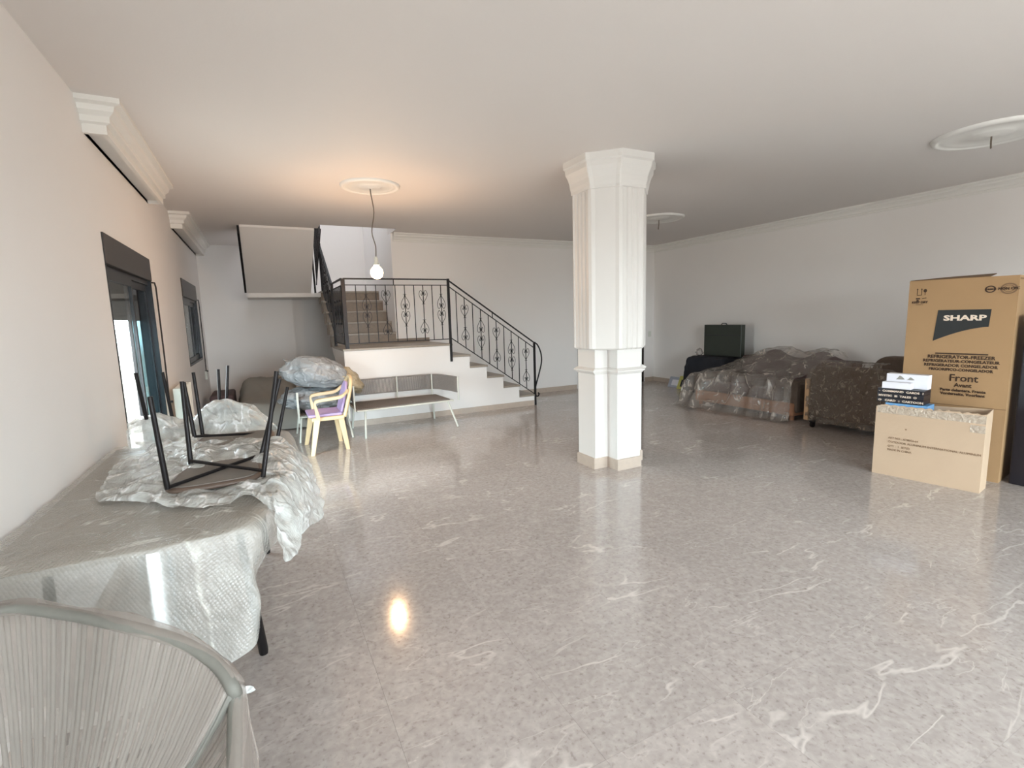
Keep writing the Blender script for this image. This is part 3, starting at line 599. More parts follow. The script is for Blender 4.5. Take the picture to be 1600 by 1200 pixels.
# crumpled sheet lying under the upturned chairs and spilling over the right side
cw = MB()
A = lambda px, py, z: at(px, py, z=z)
g = [[A(205, 690, .80), A(250, 690, .82), A(300, 688, .84), A(350, 684, .83), A(400, 683, .84), A(440, 686, .82), A(462, 700, .74), A(476, 715, .66)],
     [A(225, 705, .79), A(262, 702, .83), A(310, 700, .85), A(350, 702, .83), A(395, 702, .85), A(440, 708, .83), A(475, 730, .72), A(492, 742, .62)],
     [A(180, 725, .79), A(235, 722, .81), A(300, 722, .83), A(350, 722, .82), A(395, 722, .82), A(440, 735, .82), A(478, 760, .70), A(500, 775, .58)],
     [A(165, 750, .785), A(225, 748, .80), A(290, 748, .81), A(350, 750, .80), A(395, 748, .81), A(440, 758, .80), A(478, 785, .68), A(505, 808, .54)],
     [A(150, 775, .785), A(215, 772, .81), A(280, 772, .81), A(350, 770, .80), A(395, 765, .81), A(430, 775, .79), A(462, 800, .70), A(480, 822, .58)],
     [A(155, 785, .785), A(215, 784, .79), A(270, 790, .80), A(340, 787, .80), A(392, 778, .80), A(424, 792, .77), A(452, 820, .66), A(466, 838, .56)]]
sheet(cw, g, 12, 12, .010, 9, 5, fold=.016, fsc=9)
g = [[A(427, 780, .79), A(440, 778, .77), A(455, 782, .74), A(472, 792, .70)],
     [A(430, 815, .74), A(446, 812, .72), A(460, 815, .70), A(474, 822, .66)],
     [A(436, 845, .69), A(448, 845, .67), A(460, 845, .65), A(471, 845, .63)],
     [A(442, 872, .65), A(449, 876, .63), A(458, 872, .62), A(464, 862, .61)]]
sheet(cw, g, 9, 8, .012, 12, 9, fold=.012, fsc=12)
cwo = cw.build('crumpled_bubble_wrap', WRAPW, None); tag(cwo, 'crumpled bubble wrap under the upturned chairs, spilling off the table side', 'bubble wrap')
# heap behind
hp = MB()
def hfn(q, d): return q
g = [[P(-.82, 3.95, .80), P(-.62, 3.98, .84), P(-.45, 3.98, .82), P(-.30, 3.98, .90), P(-.15, 3.98, .88), P(0, 3.95, .80), P(.06, 3.9, .74)],
     [P(-.80, 3.85, .90), P(-.63, 3.85, .93), P(-.46, 3.85, .88), P(-.30, 3.85, .98), P(-.19, 3.85, .98), P(-.04, 3.85, .90), P(.04, 3.82, .79)],
     [P(-.77, 3.70, .90), P(-.62, 3.72, .96), P(-.47, 3.70, .89), P(-.31, 3.70, 1.02), P(-.20, 3.70, 1.0), P(-.05, 3.70, .90), P(.02, 3.70, .80)],
     [P(-.76, 3.60, .83), P(-.62, 3.62, .88), P(-.47, 3.60, .83), P(-.31, 3.62, .92), P(-.20, 3.62, .91), P(-.07, 3.62, .86), P(-.0, 3.62, .78)],
     [P(-.74, 3.50, .785), P(-.62, 3.50, .785), P(-.47, 3.50, .785), P(-.32, 3.52, .80), P(-.20, 3.52, .80), P(-.09, 3.52, .79), P(-.02, 3.55, .78)]]
sheet(hp, g, 12, 12, .012, 9, 12, fold=.022, fsc=8)
hpo = hp.build('crumpled_bubble_wrap', WRAPW, None); tag(hpo, 'peaked heap of crumpled white bubble wrap at the far end of the table', 'bubble wrap')

# upturned chairs: legs in the air
def upchair(name, label, seat, legs, bars, r=.0115, rim=True):
    t = thing(name, label, 'chair', seat[0]+Vector((0, 0, .0)), 'upturned dining chairs on the table')
    if seat[1]:
        pts = crow([Vector(p) for p in seat[1]], 4, closed=True); z = seat[0].z
        c = sum(pts, Vector())/len(pts)
        MB().loft([[c+(p-c)*s+Vector((0, 0, dz)) for p in pts] for s, dz in ((.90, -.0), (.98, .008), (1, .014), (.98, .022), (.93, .025))], True, True).build('seat', SEATL, t)
        MB().loft([[c+(p-c)*s+Vector((0, 0, dz)) for p in pts] for s, dz in ((.88, .0245), (.87, .0275))]).build('seat_underside', UNDERS, t)
    for a, b in legs: MB().tube([a, a+(b-a)*.06, b], [r*.95, r, r*.85], 8).build('leg', IRON, t)
    for q in bars: MB().tube(q, .008, 6).build('cross_bar', IRON, t)
    return t
bA = [at(262, 764, y=2.45), at(299, 731, y=2.83), at(411, 745, y=2.45), at(404, 728, y=2.8)]
tA = [at(234, 620, y=2.43), at(284, 596, y=2.88), at(432, 580, y=2.5), at(437, 592, y=2.86)]
zs = .795
upchair('dining_chair', 'nearest upturned chair with four black legs and crossed bars on the bubble wrap', (Vector((-.22, 2.62, zs)), [(-.40, 2.44, zs), (-.22, 2.42, zs), (-.06, 2.46, zs), (-.04, 2.62, zs), (-.08, 2.82, zs), (-.22, 2.86, zs), (-.36, 2.82, zs), (-.41, 2.62, zs)]),
        list(zip(bA, tA)), [[P(bA[0].x, bA[0].y, .83), P(bA[3].x, bA[3].y, .83)], [P(bA[1].x, bA[1].y, .842), P(bA[2].x, bA[2].y, .842)]])
bB = [at(228, 652, y=3.3), at(304, 682, y=3.22), at(317, 682, y=3.55), at(432, 693, y=3.22), at(421, 676, y=3.5)]
tB = [at(212, 583, y=3.3), at(287, 597, y=3.26), at(302, 582, y=3.6), at(449, 605, y=3.3), at(431, 590, y=3.55)]
zs = .80
upchair('dining_chair', 'second upturned chair behind the nearest one, half hidden in crumpled wrap', (Vector((-.18, 3.36, zs)), [(-.36, 3.22, zs), (-.18, 3.2, zs), (0, 3.22, zs), (.03, 3.36, zs), (0, 3.5, zs), (-.18, 3.52, zs), (-.36, 3.5, zs), (-.39, 3.36, zs)]),
        [(at(229, 655, y=3.66), at(212, 583, y=3.60)), (bB[1], tB[1]), (bB[2], tB[2]), (bB[3], tB[3]), (bB[4], tB[4])], [[bB[2]+Vector((0, 0, .01)), (bB[2]+bB[4])/2+Vector((0, 0, -.02)), bB[4]], [bB[1], bB[4]]])
bB[0] = at(229, 655, y=3.66); q0 = [at(228, 652, y=3.5), at(341, 622, y=4.1), at(356, 625, y=4.3)]
q1 = [at(212, 583, y=3.52), at(341, 577, y=4.1), at(356, 571, y=4.3)]
upchair('dining_chair', 'farthest upturned chair, only thin leg tips showing above the white wrap heap', (Vector((-.4, 4.1, .80)), [(-.62, 3.98, .8), (-.4, 3.96, .8), (-.2, 3.98, .8), (-.17, 4.12, .8), (-.22, 4.3, .8), (-.4, 4.32, .8), (-.6, 4.3, .8), (-.64, 4.12, .8)]),
        [(Vector((q0[1].x, 4.1, .83)), q1[1]), (Vector((q0[2].x-.02, 4.28, .83)), q1[2]), (Vector((-.58, 4.02, .83)), Vector((-.6, 3.98, 1.2)))], [])
sb = thing('side_table', 'low side table behind the bubble wrap heap, carrying an upturned chair', 'table', (-.4, 4.12, 0))
MB().box(-.68, -.12, 3.94, 4.36, .755, .795).build('tabletop', TABLEW, sb, .004)
for x in (-.64, -.16):
    for y in (3.98, 4.32): MB().tube([(x, y, 0), (x, y, .755)], .015, 8).build('leg', IRON, sb)

# ------------------------------------------------------------------ round rope chair wrapped in plastic, bottom left
rp = [at(0, 955, z=.80), at(100, 959, z=.785), at(200, 980, z=.765), at(281, 1003, z=.73), at(335, 1035, z=.69), at(362, 1072, z=.65), at(367, 1105, z=.60)]
rim = rp+[Vector((-.15, 1.02, .50)), Vector((-.28, .82, .42)), Vector((-.52, .78, .40)), Vector((-.74, .95, .46)), Vector((-.84, 1.2, .58)), Vector((-.83, 1.42, .70)), Vector((-.77, 1.56, .77))]
ch = thing('round_lounge_chair', 'round lounge chair with radial cords wrapped in milky plastic, nearest the camera', 'lounge chair', (-.5, 1.3, 0))
rr = crow(rim, 8, closed=True); cen = Vector((-.50, 1.12, .34)); nR = len(rr)
MB().tube(rr, .016, 8, closed=True).build('rim', ROPEB, ch)
def dish(t_, p): 
    q = cen+(p-cen)*t_; q.z = cen.z+(p.z-cen.z)*(t_**2.1); return q
sh = MB(); rings = [[dish(t_, p) for p in rr] for t_ in (.12, .3, .5, .7, .85, .97)]
cr_ = MB(); N = 110; rr2 = crow(rim, 12, closed=True)
for k in range(N):
    p = rr2[int(k*len(rr2)/N)]; cr_.tube([dish(t_, p) for t_ in (.12, .35, .55, .75, .9, 1.0)], .0055, 5)
cr_.build('radial_cords', ROPEB, ch, kind='stuff')
MB().tube([dish(.12, p) for p in rr], .012, 6, closed=True).build('inner_ring', ROPEB, ch)
for a, b in ((at(358, 1168, z=.012), Vector((-.22, 1.5, .40))), (Vector((-.75, 1.62, .012)), Vector((-.68, 1.4, .42))), (Vector((-.72, .85, .012)), Vector((-.66, 1.0, .36))), (Vector((-.25, .85, .012)), Vector((-.32, 1.0, .36)))):
    MB().tube([a, b], [.02, .012], 8).build('leg', IRON, ch)
MB().tube([(-.22, 1.5, .40), (-.68, 1.4, .42), (-.66, 1.0, .36), (-.32, 1.0, .36)], .011, 6, closed=True).build('base_frame', IRON, ch)
fm = MB()
rings = []
for t_, dz, o_ in ((.0001, .05, 0), (.25, .045, 0), (.5, .035, 0), (.75, .028, 0), (.92, .03, 0), (1.0, .03, .0), (1.035, .012, 0), (1.045, -.03, 0), (1.05, -.10, 0), (1.06, -.20, 0), (1.04, -.30, 0)):
    ring = []
    for i, p in enumerate(rr):
        q = dish(min(t_, 1.0), p); d_ = (p-cen); d_.z = 0; d_.normalize()
        if t_ > 1: q = p+d_*(t_-1)*.5
        q = q+Vector((0, 0, dz)); q.z = max(q.z, .02)
        q += d_*.02*(ridge(q, 6, 4)-.3)*(1 if t_ > 1 else .25)+Vector((0, 0, .012*nz(q, 5, 2)))
        ring.append(q)
    rings.append(ring)
fm.loft(rings, cap=False, sm=True)
fm.build('plastic_wrap', HAZE, ch)
kn = MB(); sheet(kn, [[at(362, 1060, z=.64), at(372, 1064, z=.63), at(384, 1070, z=.62), at(400, 1073, z=.60)], [at(364, 1082, z=.62), at(374, 1082, z=.61), at(384, 1082, z=.60), at(400, 1080, z=.59)], [at(362, 1100, z=.60), at(370, 1096, z=.60), at(378, 1090, z=.59), at(392, 1084, z=.58)]], 6, 6, .006, 20, 3, fold=.01, fsc=20)
kn.build('wrap_tail', WRAPW, ch)

# ------------------------------------------------------------------ cream plastic chair with lilac pads (faces left)
pc = thing('plastic_chair', 'cream plastic armchair with lilac seat and back pads beside the rope bench', 'chair', (.62, 6.2, 0))
fx = lambda x, y, z: Vector((x, y, z))
LG = [((.42, 5.90, 0), (.50, 5.97, .40)), ((.82, 6.0, 0), (.76, 6.0, .40)), ((.40, 6.50, 0), (.48, 6.43, .40)), ((.80, 6.46, 0), (.76, 6.42, .40))]
for a, b in LG:
    a = Vector(a); b = Vector(b); mb = MB(); s = .022; s2 = .035
    mb.loft([[a+Vector((i*s, j*s, 0)) for i, j in ((-1, -1), (1, -1), (1, 1), (-1, 1))], [b+Vector((i*s2, j*s2, 0)) for i, j in ((-1, -1), (1, -1), (1, 1), (-1, 1))]]).build('leg', CREAM, pc, .006)
MB().box(.44, .80, 5.94, 6.46, .375, .42).build('seat_frame', CREAM, pc, .012)
MB().box(.41, .78, 5.975, 6.425, .42, .45).build('seat_pad', LILAC, pc, .012)
# back: hoop frame leaning back
bk = lambda u, h: fx(.79+.11*h/.42+.02*math.cos(u*PI), 6.2+u, .40+h)
hoop = [bk(-.235, 0), bk(-.24, .15), bk(-.235, .27), bk(-.19, .37), bk(-.1, .425), bk(0, .44), bk(.1, .425), bk(.19, .37), bk(.235, .27), bk(.24, .15), bk(.235, 0)]
MB().tube(crow(hoop, 4), .022, 8).build('back_frame', CREAM, pc)
bp_ = [(-.17, .03), (-.18, .2), (-.15, .32), (-.07, .385), (.07, .385), (.15, .32), (.18, .2), (.17, .03)]
MB().prism([bk(u, h)+Vector((-.02, 0, 0)) for u, h in bp_], (-.028, 0, .006)).build('back_pad', LILAC, pc, .01)
for s in (-1, 1):
    y = 6.2+.262*s
    pts = [fx(.49, y-.01*s, .40), fx(.475, y, .56), fx(.485, y, .615), fx(.53, y, .635), fx(.66, y, .645), fx(.78, y-.005*s, .66), fx(.855, y-.03*s, .72)]
    mb = MB(); p2 = crow(pts, 4)
    mb.loft([[q+Vector((0, -.03, 0)), q+Vector((0, .03, 0)), q+Vector((.05-.05*min(1, i/10), .03, -.036*min(1, i/8))), q+Vector((.05-.05*min(1, i/10), -.03, -.036*min(1, i/8)))] for i, q in enumerate(p2)])
    mb.build('armrest', CREAM, pc, .004)

# ------------------------------------------------------------------ rope bench against the stair wall
bn = thing('rope_bench', 'long garden bench with grey rope back and white frame against the stair wall', 'bench', (1.75, 6.85, 0))
SB = [(1.02, 6.42), (2.36, 6.50), (2.26, 7.08), (1.02, 7.12)]
MB().prism([(x, y, .345) for x, y in SB], (0, 0, .022)).build('seat_frame', WHITEM, bn, .006)
mb = MB()
for k in range(62):
    u = k/61; x = 1.04+u*1.26; mb.tube([(x, 6.45+.06*u, .375), (x-.03*u, 7.08, .375)], .0085, 4)
mb.build('seat_ropes', ROPE, bn, kind='stuff')
for a, b in (((1.10, 6.38, 0), (1.13, 6.47, .35)), ((2.36, 6.38, 0), (2.28, 6.54, .35)), ((2.26, 7.12, 0), (2.22, 7.05, .35)), ((1.06, 7.14, 0), (1.08, 7.06, .35))):
    MB().tube([a, b], .014, 8).build('leg', WHITEM, bn)
path = crow([Vector(p) for p in ((1.0, 6.48, 0), (1.01, 6.8, 0), (1.04, 7.10, 0), (1.3, 7.16, 0), (1.75, 7.16, 0), (2.15, 7.14, 0), (2.31, 7.06, 0), (2.39, 6.8, 0), (2.43, 6.55, 0))], 14)
MB().tube([p+Vector((0, 0, .675)) for p in path], .011, 8).build('back_top_rail', ROPE, bn); MB().tube([p+Vector((0, 0, .465)) for p in path], .009, 8).build('back_bottom_rail', ROPE, bn)
mb = MB()
for i in range(0, len(path)-1):
    for s in (0, .5):
        p = path[i].lerp(path[i+1], s); mb.tube([p+Vector((0, 0, .465)), p+Vector((0, 0, .675))], .0055, 4)
mb.build('back_ropes', ROPE, bn, kind='stuff')
for p in ((1.0, 6.46), (1.72, 7.14), (2.23, 7.08), (2.44, 6.53), (1.05, 7.08)):
    MB().tube([(p[0], p[1], .35), (p[0], p[1], .685)], .011, 8).build('back_post', WHITEM, bn)
# matching armchair behind the plastic chair
ac = thing('rope_armchair', 'grey rope garden armchair with white posts behind the plastic chair, holding sacks', 'armchair', (.6, 6.95, 0))
MB().prism([(x, y, .30) for x, y in ((.36, 6.70), (.95, 6.62), (.95, 7.2), (.36, 7.2))], (0, 0, .022)).build('seat_frame', WHITEM, ac, .006)
mb = MB()
for k in range(28): mb.tube([(.38+k*.0205, 6.68, .33), (.38+k*.0205, 7.18, .33)], .0085, 4)
mb.build('seat_ropes', ROPE, ac, kind='stuff')
for a, b in (((.34, 6.62, 0), (.38, 6.7, .3)), ((.97, 6.56, 0), (.93, 6.66, .3)), ((.97, 7.24, 0), (.92, 7.16, .3)), ((.34, 7.24, 0), (.38, 7.16, .3))): MB().tube([a, b], .013, 8).build('leg', WHITEM, ac)
pth = crow([Vector(p) for p in ((.95, 6.62, 0), (.96, 6.9, 0), (.96, 7.18, 0))], 12)+crow([Vector(p) for p in ((.94, 7.2, 0), (.65, 7.22, 0), (.36, 7.2, 0))], 12)+crow([Vector(p) for p in ((.35, 7.18, 0), (.35, 6.9, 0), (.35, 6.70, 0))], 12)
MB().tube([p+Vector((0, 0, .60)) for p in pth], .01, 8).build('back_top_rail', ROPE, ac)
mb = MB()
for p in pth: mb.tube([p+Vector((0, 0, .33)), p+Vector((0, 0, .60))], .008, 4)
mb.build('back_ropes', ROPE, ac, kind='stuff')
for p in ((.35, 6.69), (.95, 6.61)): MB().box(p[0]-.012, p[0]+.012, p[1]-.012, p[1]+.012, .24, .63).build('back_post', WHITEM, ac)

# stuffed sacks on the armchair
def sack1(q, d):
    return q
t = thing('stuffed_sack', 'large stuffed grey plastic sack lying on top, above the rope armchair', 'sack', (.68, 6.95, .62))
mb = MB(); blob(mb, (.60, 6.93, .85), (.40, .27, .21), .20, 1.6, 4, 56, -.85, ra=.03, rot=-.1, fn=lambda q, d: q+Vector((0, 0, -.13*(q.x-.6))))
mb.build('sack_body', BAGG, t)
mb = MB(); blob(mb, (.98, 6.96, .73), (.22, .20, .16), .25, 2.4, 9, 40, -.9, ra=.10, fn=lambda q, d: q+Vector((0, 0, -.5*(q.x-.98))))
mb.build('sack_neck', BAGB, t)
MB().tube([(.32, 7.0, 1.0), (.26, 7.0, 1.02), (.24, 7.0, 1.045)], [.02, .01, .004], 6).build('sack_tip', BAGG, t)
mb = MB(); blob(mb, (.57, 6.98, .50), (.39, .24, .155), .25, 2.2, 14, 48, -.95, ra=.10)
t = mb.build('stuffed_sack', BAGG, None); tag(t, 'lower crumpled grey plastic sack squeezed into the rope armchair seat', 'sack')

# far left: covered mattress and dark box by the far wall
t = thing('covered_sofa', 'low sofa under a wrinkled grey dust sheet by the far left wall', 'sofa', (0, 8.5, 0))
mb = MB(); g = []
for y, z in ((9.5, .05), (9.45, .50), (9.1, .60), (8.6, .42), (8.1, .38), (7.75, .36), (7.6, .15), (7.55, .02)):
    g.append([P(-.42, y, min(z, .3)*.5), P(-.30, y, z*.96), P(-.05, y, z+.02), P(.2, y, z), P(.42, y, z*.98), P(.5, y, z*.5), P(.52, y, .02)])
sheet(mb, g, 7, 6, .02, 5, 20, fold=.02, fsc=4)
mb.build('dust_sheet', SHEETG, t)
MB().box(-.28, .40, 7.8, 9.35, .0, .30).build('seat_base', MAROON, t, .02)
t = MB().box(-.76, -.44, 8.6, 9.4, 0, .44).build('maroon_ottoman', MAROON, None, .03); tag(t, 'dark maroon upholstered block between the left wall and the covered sofa', 'ottoman')

# ------------------------------------------------------------------ right side: covered sofa
sf = thing('sofa', 'dark brown two seat sofa with peaked cushions along the right wall under clear film', 'sofa', (6.9, 4.9, 0))
MB().box(6.28, 7.5, 4.10, 5.78, .06, .24).build('base', COPPER, sf, .02)
for y0, y1 in ((4.30, 4.94), (4.96, 5.60)):
    MB().box(6.27, 7.05, y0, y1, .24, .43).build('seat_cushion', MAROON, sf, .04)
for y0, y1 in ((3.95, 4.62), (4.66, 5.38)):
    ym = (y0+y1)/2; rings = []
    for x, dz in ((6.98, -.06), (7.04, -.01), (7.18, 0), (7.30, -.02)):
        rings.append([P(x, y0, .40), P(x, y0, .74+dz), P(x, ym-.12, .82+dz), P(x, ym, .885+dz), P(x, ym+.12, .82+dz), P(x, y1, .74+dz), P(x, y1, .40)])
    MB().loft(rings).build('back_cushion', MAROON, sf, .02)
MB().box(7.30, 7.52, 3.92, 5.72, .1, .74).build('backrest', MAROON, sf, .03)
for y0, y1 in ((4.06, 4.28), (5.62, 5.84)):
    MB().box(6.30, 7.4, y0, y1, .1, .50 if y0 > 5 else .54).build('armrest', BROWNF, sf, .05)
for x in (6.35, 7.4):
    for y in (4.16, 5.72): MB().tube([(x, y, 0), (x, y, .08)], .03, 10).build('foot', COPPER, sf)
cv_ = MB()
yy = (5.98, 5.72, 5.35, 5.0, 4.6, 4.3, 4.1)
def foldfn(q, u, v):
    if v > .45:
        k = min(1, (v-.45)*3); q = q+Vector((.05*k*math.sin(u*38+3*math.sin(u*9)), .03*k*math.sin(u*25), 0))
    q.z = max(q.z, .006+.01*(1+math.sin(u*60))); return q
g = [[P(7.5, y, z) for y, z in zip(yy, (.42, .55, .72, .86, .80, .88, .80))],
     [P(7.15, y, z) for y, z in zip(yy, (.45, .58, .80, .93, .86, .93, .84))],
     [P(6.8, y, z) for y, z in zip(yy, (.46, .58, .72, .78, .77, .76, .72))],
     [P(6.45, y, z) for y, z in zip(yy, (.45, .56, .62, .62, .62, .60, .58))],
     [P(6.22, y, z) for y, z in zip(yy, (.36, .50, .545, .55, .56, .56, .55))],
     [P(6.16, y, z) for y, z in zip(yy, (.22, .30, .32, .33, .33, .33, .33))],
     [P(x, y, z) for x, y, z in zip((6.1, 6.02, 5.98, 6.0, 6.06, 6.10, 6.12), yy, (.06, .05, .04, .04, .04, .04, .05))],
     [P(x, y, z) for x, y, z in zip((5.98, 5.86, 5.80, 5.84, 5.93, 6.0, 6.04), yy, (.01,)*7)]]
sheet(cv_, g, 12, 8, .03, 4, 31, fold=.022, fsc=6, fn=foldfn)
co_ = cv_.build('plastic_sheet', CLEAR, None); tag(co_, 'clear plastic sheet draped over the brown sofa and trailing on the floor', 'plastic sheet')
# wrapped armchair
wa = thing('armchair', 'brown armchair with rounded back in crinkled plastic beside the tall carton', 'armchair', (6.5, 3.3, 0))
def rpanel(x0, x1, y0, y1, z0, z1, r, mbx):
    pr = []
    for cy_, cz, a0 in ((y1-r, z1-r, 0), (y0+r, z1-r, PI/2)):
        for k in range(7): a_ = a0+k*PI/12; pr.append((cy_+r*math.cos(a_), cz+r*math.sin(a_)))
    pr = [(y1, z0)]+pr+[(y0, z0)]
    return mbx.prism([(x0, y, z) for y, z in pr], (x1-x0, 0, 0))
rpanel(6.12, 6.32, 2.88, 3.80, .14, .79, .13, MB()).build('backrest', BROWNF, wa, .03)
MB().box(6.34, 7.0, 2.95, 3.75, .14, .42).build('seat', BROWNF, wa, .04)
for y0, y1 in ((2.86, 3.0), (3.68, 3.82)): rpanel(6.3, 7.05, y0, y1, .14, .60, .06, MB()).build('armrest', BROWNF, wa, .03)
MB().box(6.10, 6.15, 3.79, 3.845, .09, .62).build('wood_post', WOODL, wa, .008, 'pale wooden back post')
for x, y in ((6.16, 3.76), (6.16, 2.92), (6.95, 3.76), (6.95, 2.92)):
    cf_ = MB().box(x-.02, x+.02, y-.03, y+.03, .065, .14).build('caster', IRON, wa); MB().tube([(x, y-.015, .035), (x, y+.015, .035)], .035, 14).build('caster_wheel', IRON, cf_)
fw = MB(); rpanel(6.095, 6.11, 2.86, 3.80, .11, .815, .14, fw)
mb = MB(); g = []
for z in (.09, .2, .35, .5, .65, .76, .82, .835, .80):
    xx = 6.10 if z < .8 else 6.12; 
    ins = 0 if z < .66 else (.05 if z < .8 else .12)
    g.append([P(xx, 3.82-ins-(.94-2*ins)*k/6, z) for k in range(7)])
g[-2] = [p+Vector((.06, 0, .01)) for p in g[-2]]; g[-1] = [p+Vector((.24, 0, .035)) for p in g[-1]]
sheet(mb, g, 8, 6, .014, 12, 40, fold=.02, fsc=13)
mb.build('plastic_wrap', CRINK, wa)
w2 = thing('armchair', 'second dark armchair, its curved back rising behind the wrapped one', 'armchair', (7.2, 3.2, 0))
rpanel(7.12, 7.3, 2.7, 3.62, .1, .86, .2, MB()).build('backrest', SHEETG if False else BROWNF, w2, .04)
MB().box(7.3, 7.7, 2.75, 3.6, .1, .42).build('seat', BROWNF, w2, .04)
for x in (7.18, 7.62):
    for y in (2.82, 3.52): MB().tube([(x, y, 0), (x, y, .11)], .025, 10).build('foot', IRON, w2)

# dark things by the right wall corner
bc = thing('speaker_cabinet', 'black cabinet under a black cloth between the sofa and the far corner', 'cabinet', (7.3, 6.4, 0))
MB().box(7.12, 7.55, 5.95, 6.72, 0, .66).build('cabinet_body', BLACKF, bc, .01)
mb = MB(); g = []
for x, z in ((7.60, .675), (7.35, .68), (7.14, .675), (7.08, .60), (7.07, .3), (7.05, .02)):
    g.append([P(x, 6.80, min(z, .3)), P(x, 6.76, z*.92), P(x, 6.65, z), P(x, 6.35, z), P(x, 6.05, z), P(x, 5.92, z*.95), P(x, 5.88, min(z, .35))])
sheet(mb, g, 7, 7, .012, 7, 50, fold=.012, fsc=9)
mb.build('cloth', BLACKF, bc)
mn = thing('flat_case', 'dark flat upright case with a top handle standing on the black cabinet', 'case', (7.42, 6.2, .69))
MB().box(7.37, 7.47, 5.80, 6.60, .69, 1.25).build('case_body', GREENB, mn, .008)
MB().box(7.362, 7.37, 5.83, 6.57, 1.06, 1.07).build('seam', BLKBOX, mn)
MB().tube([(7.42, 6.14, 1.25), (7.42, 6.16, 1.275), (7.42, 6.24, 1.275), (7.42, 6.26, 1.25)], .008, 6).build('handle', IRON, mn)
pb = MB(); blob(pb, (7.35, 6.68, .74), (.07, .05, .07), .5, 3, 6, 24, -.8, ra=.2); pb = pb.build('crumpled_bag', HAZE, None); tag(pb, 'small crumpled clear bag on the black cabinet beside the flat case', 'bag')
def leaning(name, x, y0, y1, h, m, label, m2, th_=.03, lean=.08):
    t = thing(name, label, 'book', (x, (y0+y1)/2, 0))
    MB().prism([(x, y0, .001), (x+th_, y0, .001+.0), (x+th_+lean, y0, h), (x+lean, y0, h)], (0, y1-y0, 0)).build('cover', m, t)
    a_ = .2; MB().prism([(x+lean*a_-.002, y0+.03, h*a_), (x+lean*a_+.001, y0+.03, h*a_), (x+lean*.75+.001, y0+.03, h*.75), (x+lean*.75-.002, y0+.03, h*.75)], (0, (y1-y0)*.6, 0)).build('cover_print', m2, t)
leaning('book', 7.32, 7.18, 7.46, .20, GREYP, 'pale grey book leaning by the right wall near the black cabinet', PAPER)
leaning('book', 7.24, 6.90, 7.14, .24, YEL, 'yellow book leaning right next to the black cabinet', BLKBOX, .07, .1)

# ------------------------------------------------------------------ tall carton
FL_ = Vector((5.308, 2.425, 0)); FR_ = Vector((5.41, 1.72, 0)); ux = (FR_-FL_); fwid = ux.length; ux.normalize(); up = Vector((0, 0, 1)); bkd = Vector((-ux.y, ux.x, 0)); fh = 1.715; dep = .74
bx = thing('tall_carton', 'tall brown refrigerator carton with dark logo panel against the right side', 'carton', (FL_+FR_)/2)
def fp(u, z, d=0): return FL_+ux*u+up*z+bkd*d
def panel(name, a, b, m, par, bev=0): return MB().prism([fp(*q) for q in a], b).build(name, m, par, bev)
T_ = .008
bxf = panel('front_panel', [(0, 0), (fwid, 0), (fwid, fh), (0, fh)], bkd*T_, CARD, bx)
MB().prism([fp(0, 0, dep), fp(fwid, 0, dep), fp(fwid, fh, dep), fp(0, fh, dep)], -bkd*T_).build('back_panel', CARD, bx)
MB().prism([fp(0, 0, T_), fp(0, 0, dep-T_), fp(0, fh, dep-T_), fp(0, fh, T_)], ux*T_).build('side_panel', CARD, bx); MB().prism([fp(fwid, 0, T_), fp(fwid, 0, dep-T_), fp(fwid, fh, dep-T_), fp(fwid, fh, T_)], -ux*T_).build('side_panel', CARD, bx)
MB().prism([fp(0, fh-.03, T_), fp(fwid, fh-.03, T_), fp(fwid, fh-.03, dep), fp(0, fh-.03, dep)], up*T_).build('inner_flap', CARDD, bx)
MB().prism([fp(.0, fh, .02), fp(fwid*.75, fh, .02), fp(fwid*.70, fh+.035, .40), fp(fwid*.2, fh+.03, .45)], up*.006).build('top_flap', CARDD, bx)
MB().prism([fp(.0, .62, -.001), fp(fwid, .62, -.001), fp(fwid, .625, -.001), fp(0, .625, -.001)], -bkd*.0006).build('crease', CARDD, bx)
e_ = -.0015
def lg_(u0, u1, z0, z1):  # logo shape: straight top, curved bottom edge
    pts = [fp(u0+.02, z1, e_), fp(u1, z1, e_)]; 
    for k in range(13):
        a_ = k/12; pts.append(fp(u1-.008-(u1-u0-.008)*a_, z0+(z1-z0)*(.46-.46*a_**1.6), e_))
    return pts
MB().prism(lg_(.20, .565, 1.18, 1.45), -bkd*.001).build('logo_panel', INKN, bxf)
text('SHARP', .062, fp(.262, 1.36, -.0035), ux, up, INKW, 'logo_lettering', bxf, sx=1.5, bold=.0025)
MB().prism([fp(.225, 1.066, e_), fp(.572, 1.066, e_), fp(.572, 1.078, e_), fp(.225, 1.078, e_)], -bkd*.001).build('printed_line', INK, bxf)
for s_, z, sz, x_ in (('REFRIGERATOR-FREEZER', 1.030, .040, .395), ('REFRIGERATEUR-CONGELATEUR', .995, .034, .395), ('REFRIGERADOR CONGELADOR', .958, .034, .395), ('FRIGORIFICO-CONGELADOR', .922, .032, .40), ('Front', .835, .085, .43), ('Avant', .785, .048, .43), ('Parte delantera, Frente', .745, .032, .43), ('Vorderseite, Voorkant', .712, .032, .43)):
    text(s_, sz, fp(x_, z, -.003), ux, up, INK, 'printed_text', bxf, align='CENTER', bold=.0012)
text('KEEP DRY', .026, fp(.085, 1.515, -.003), ux, up, INK, 'printed_text', bxf, align='CENTER', bold=.001); text('FRAGILE', .014, fp(.085, 1.498, -.003), ux, up, INKG, 'printed_text', bxf, align='CENTER')
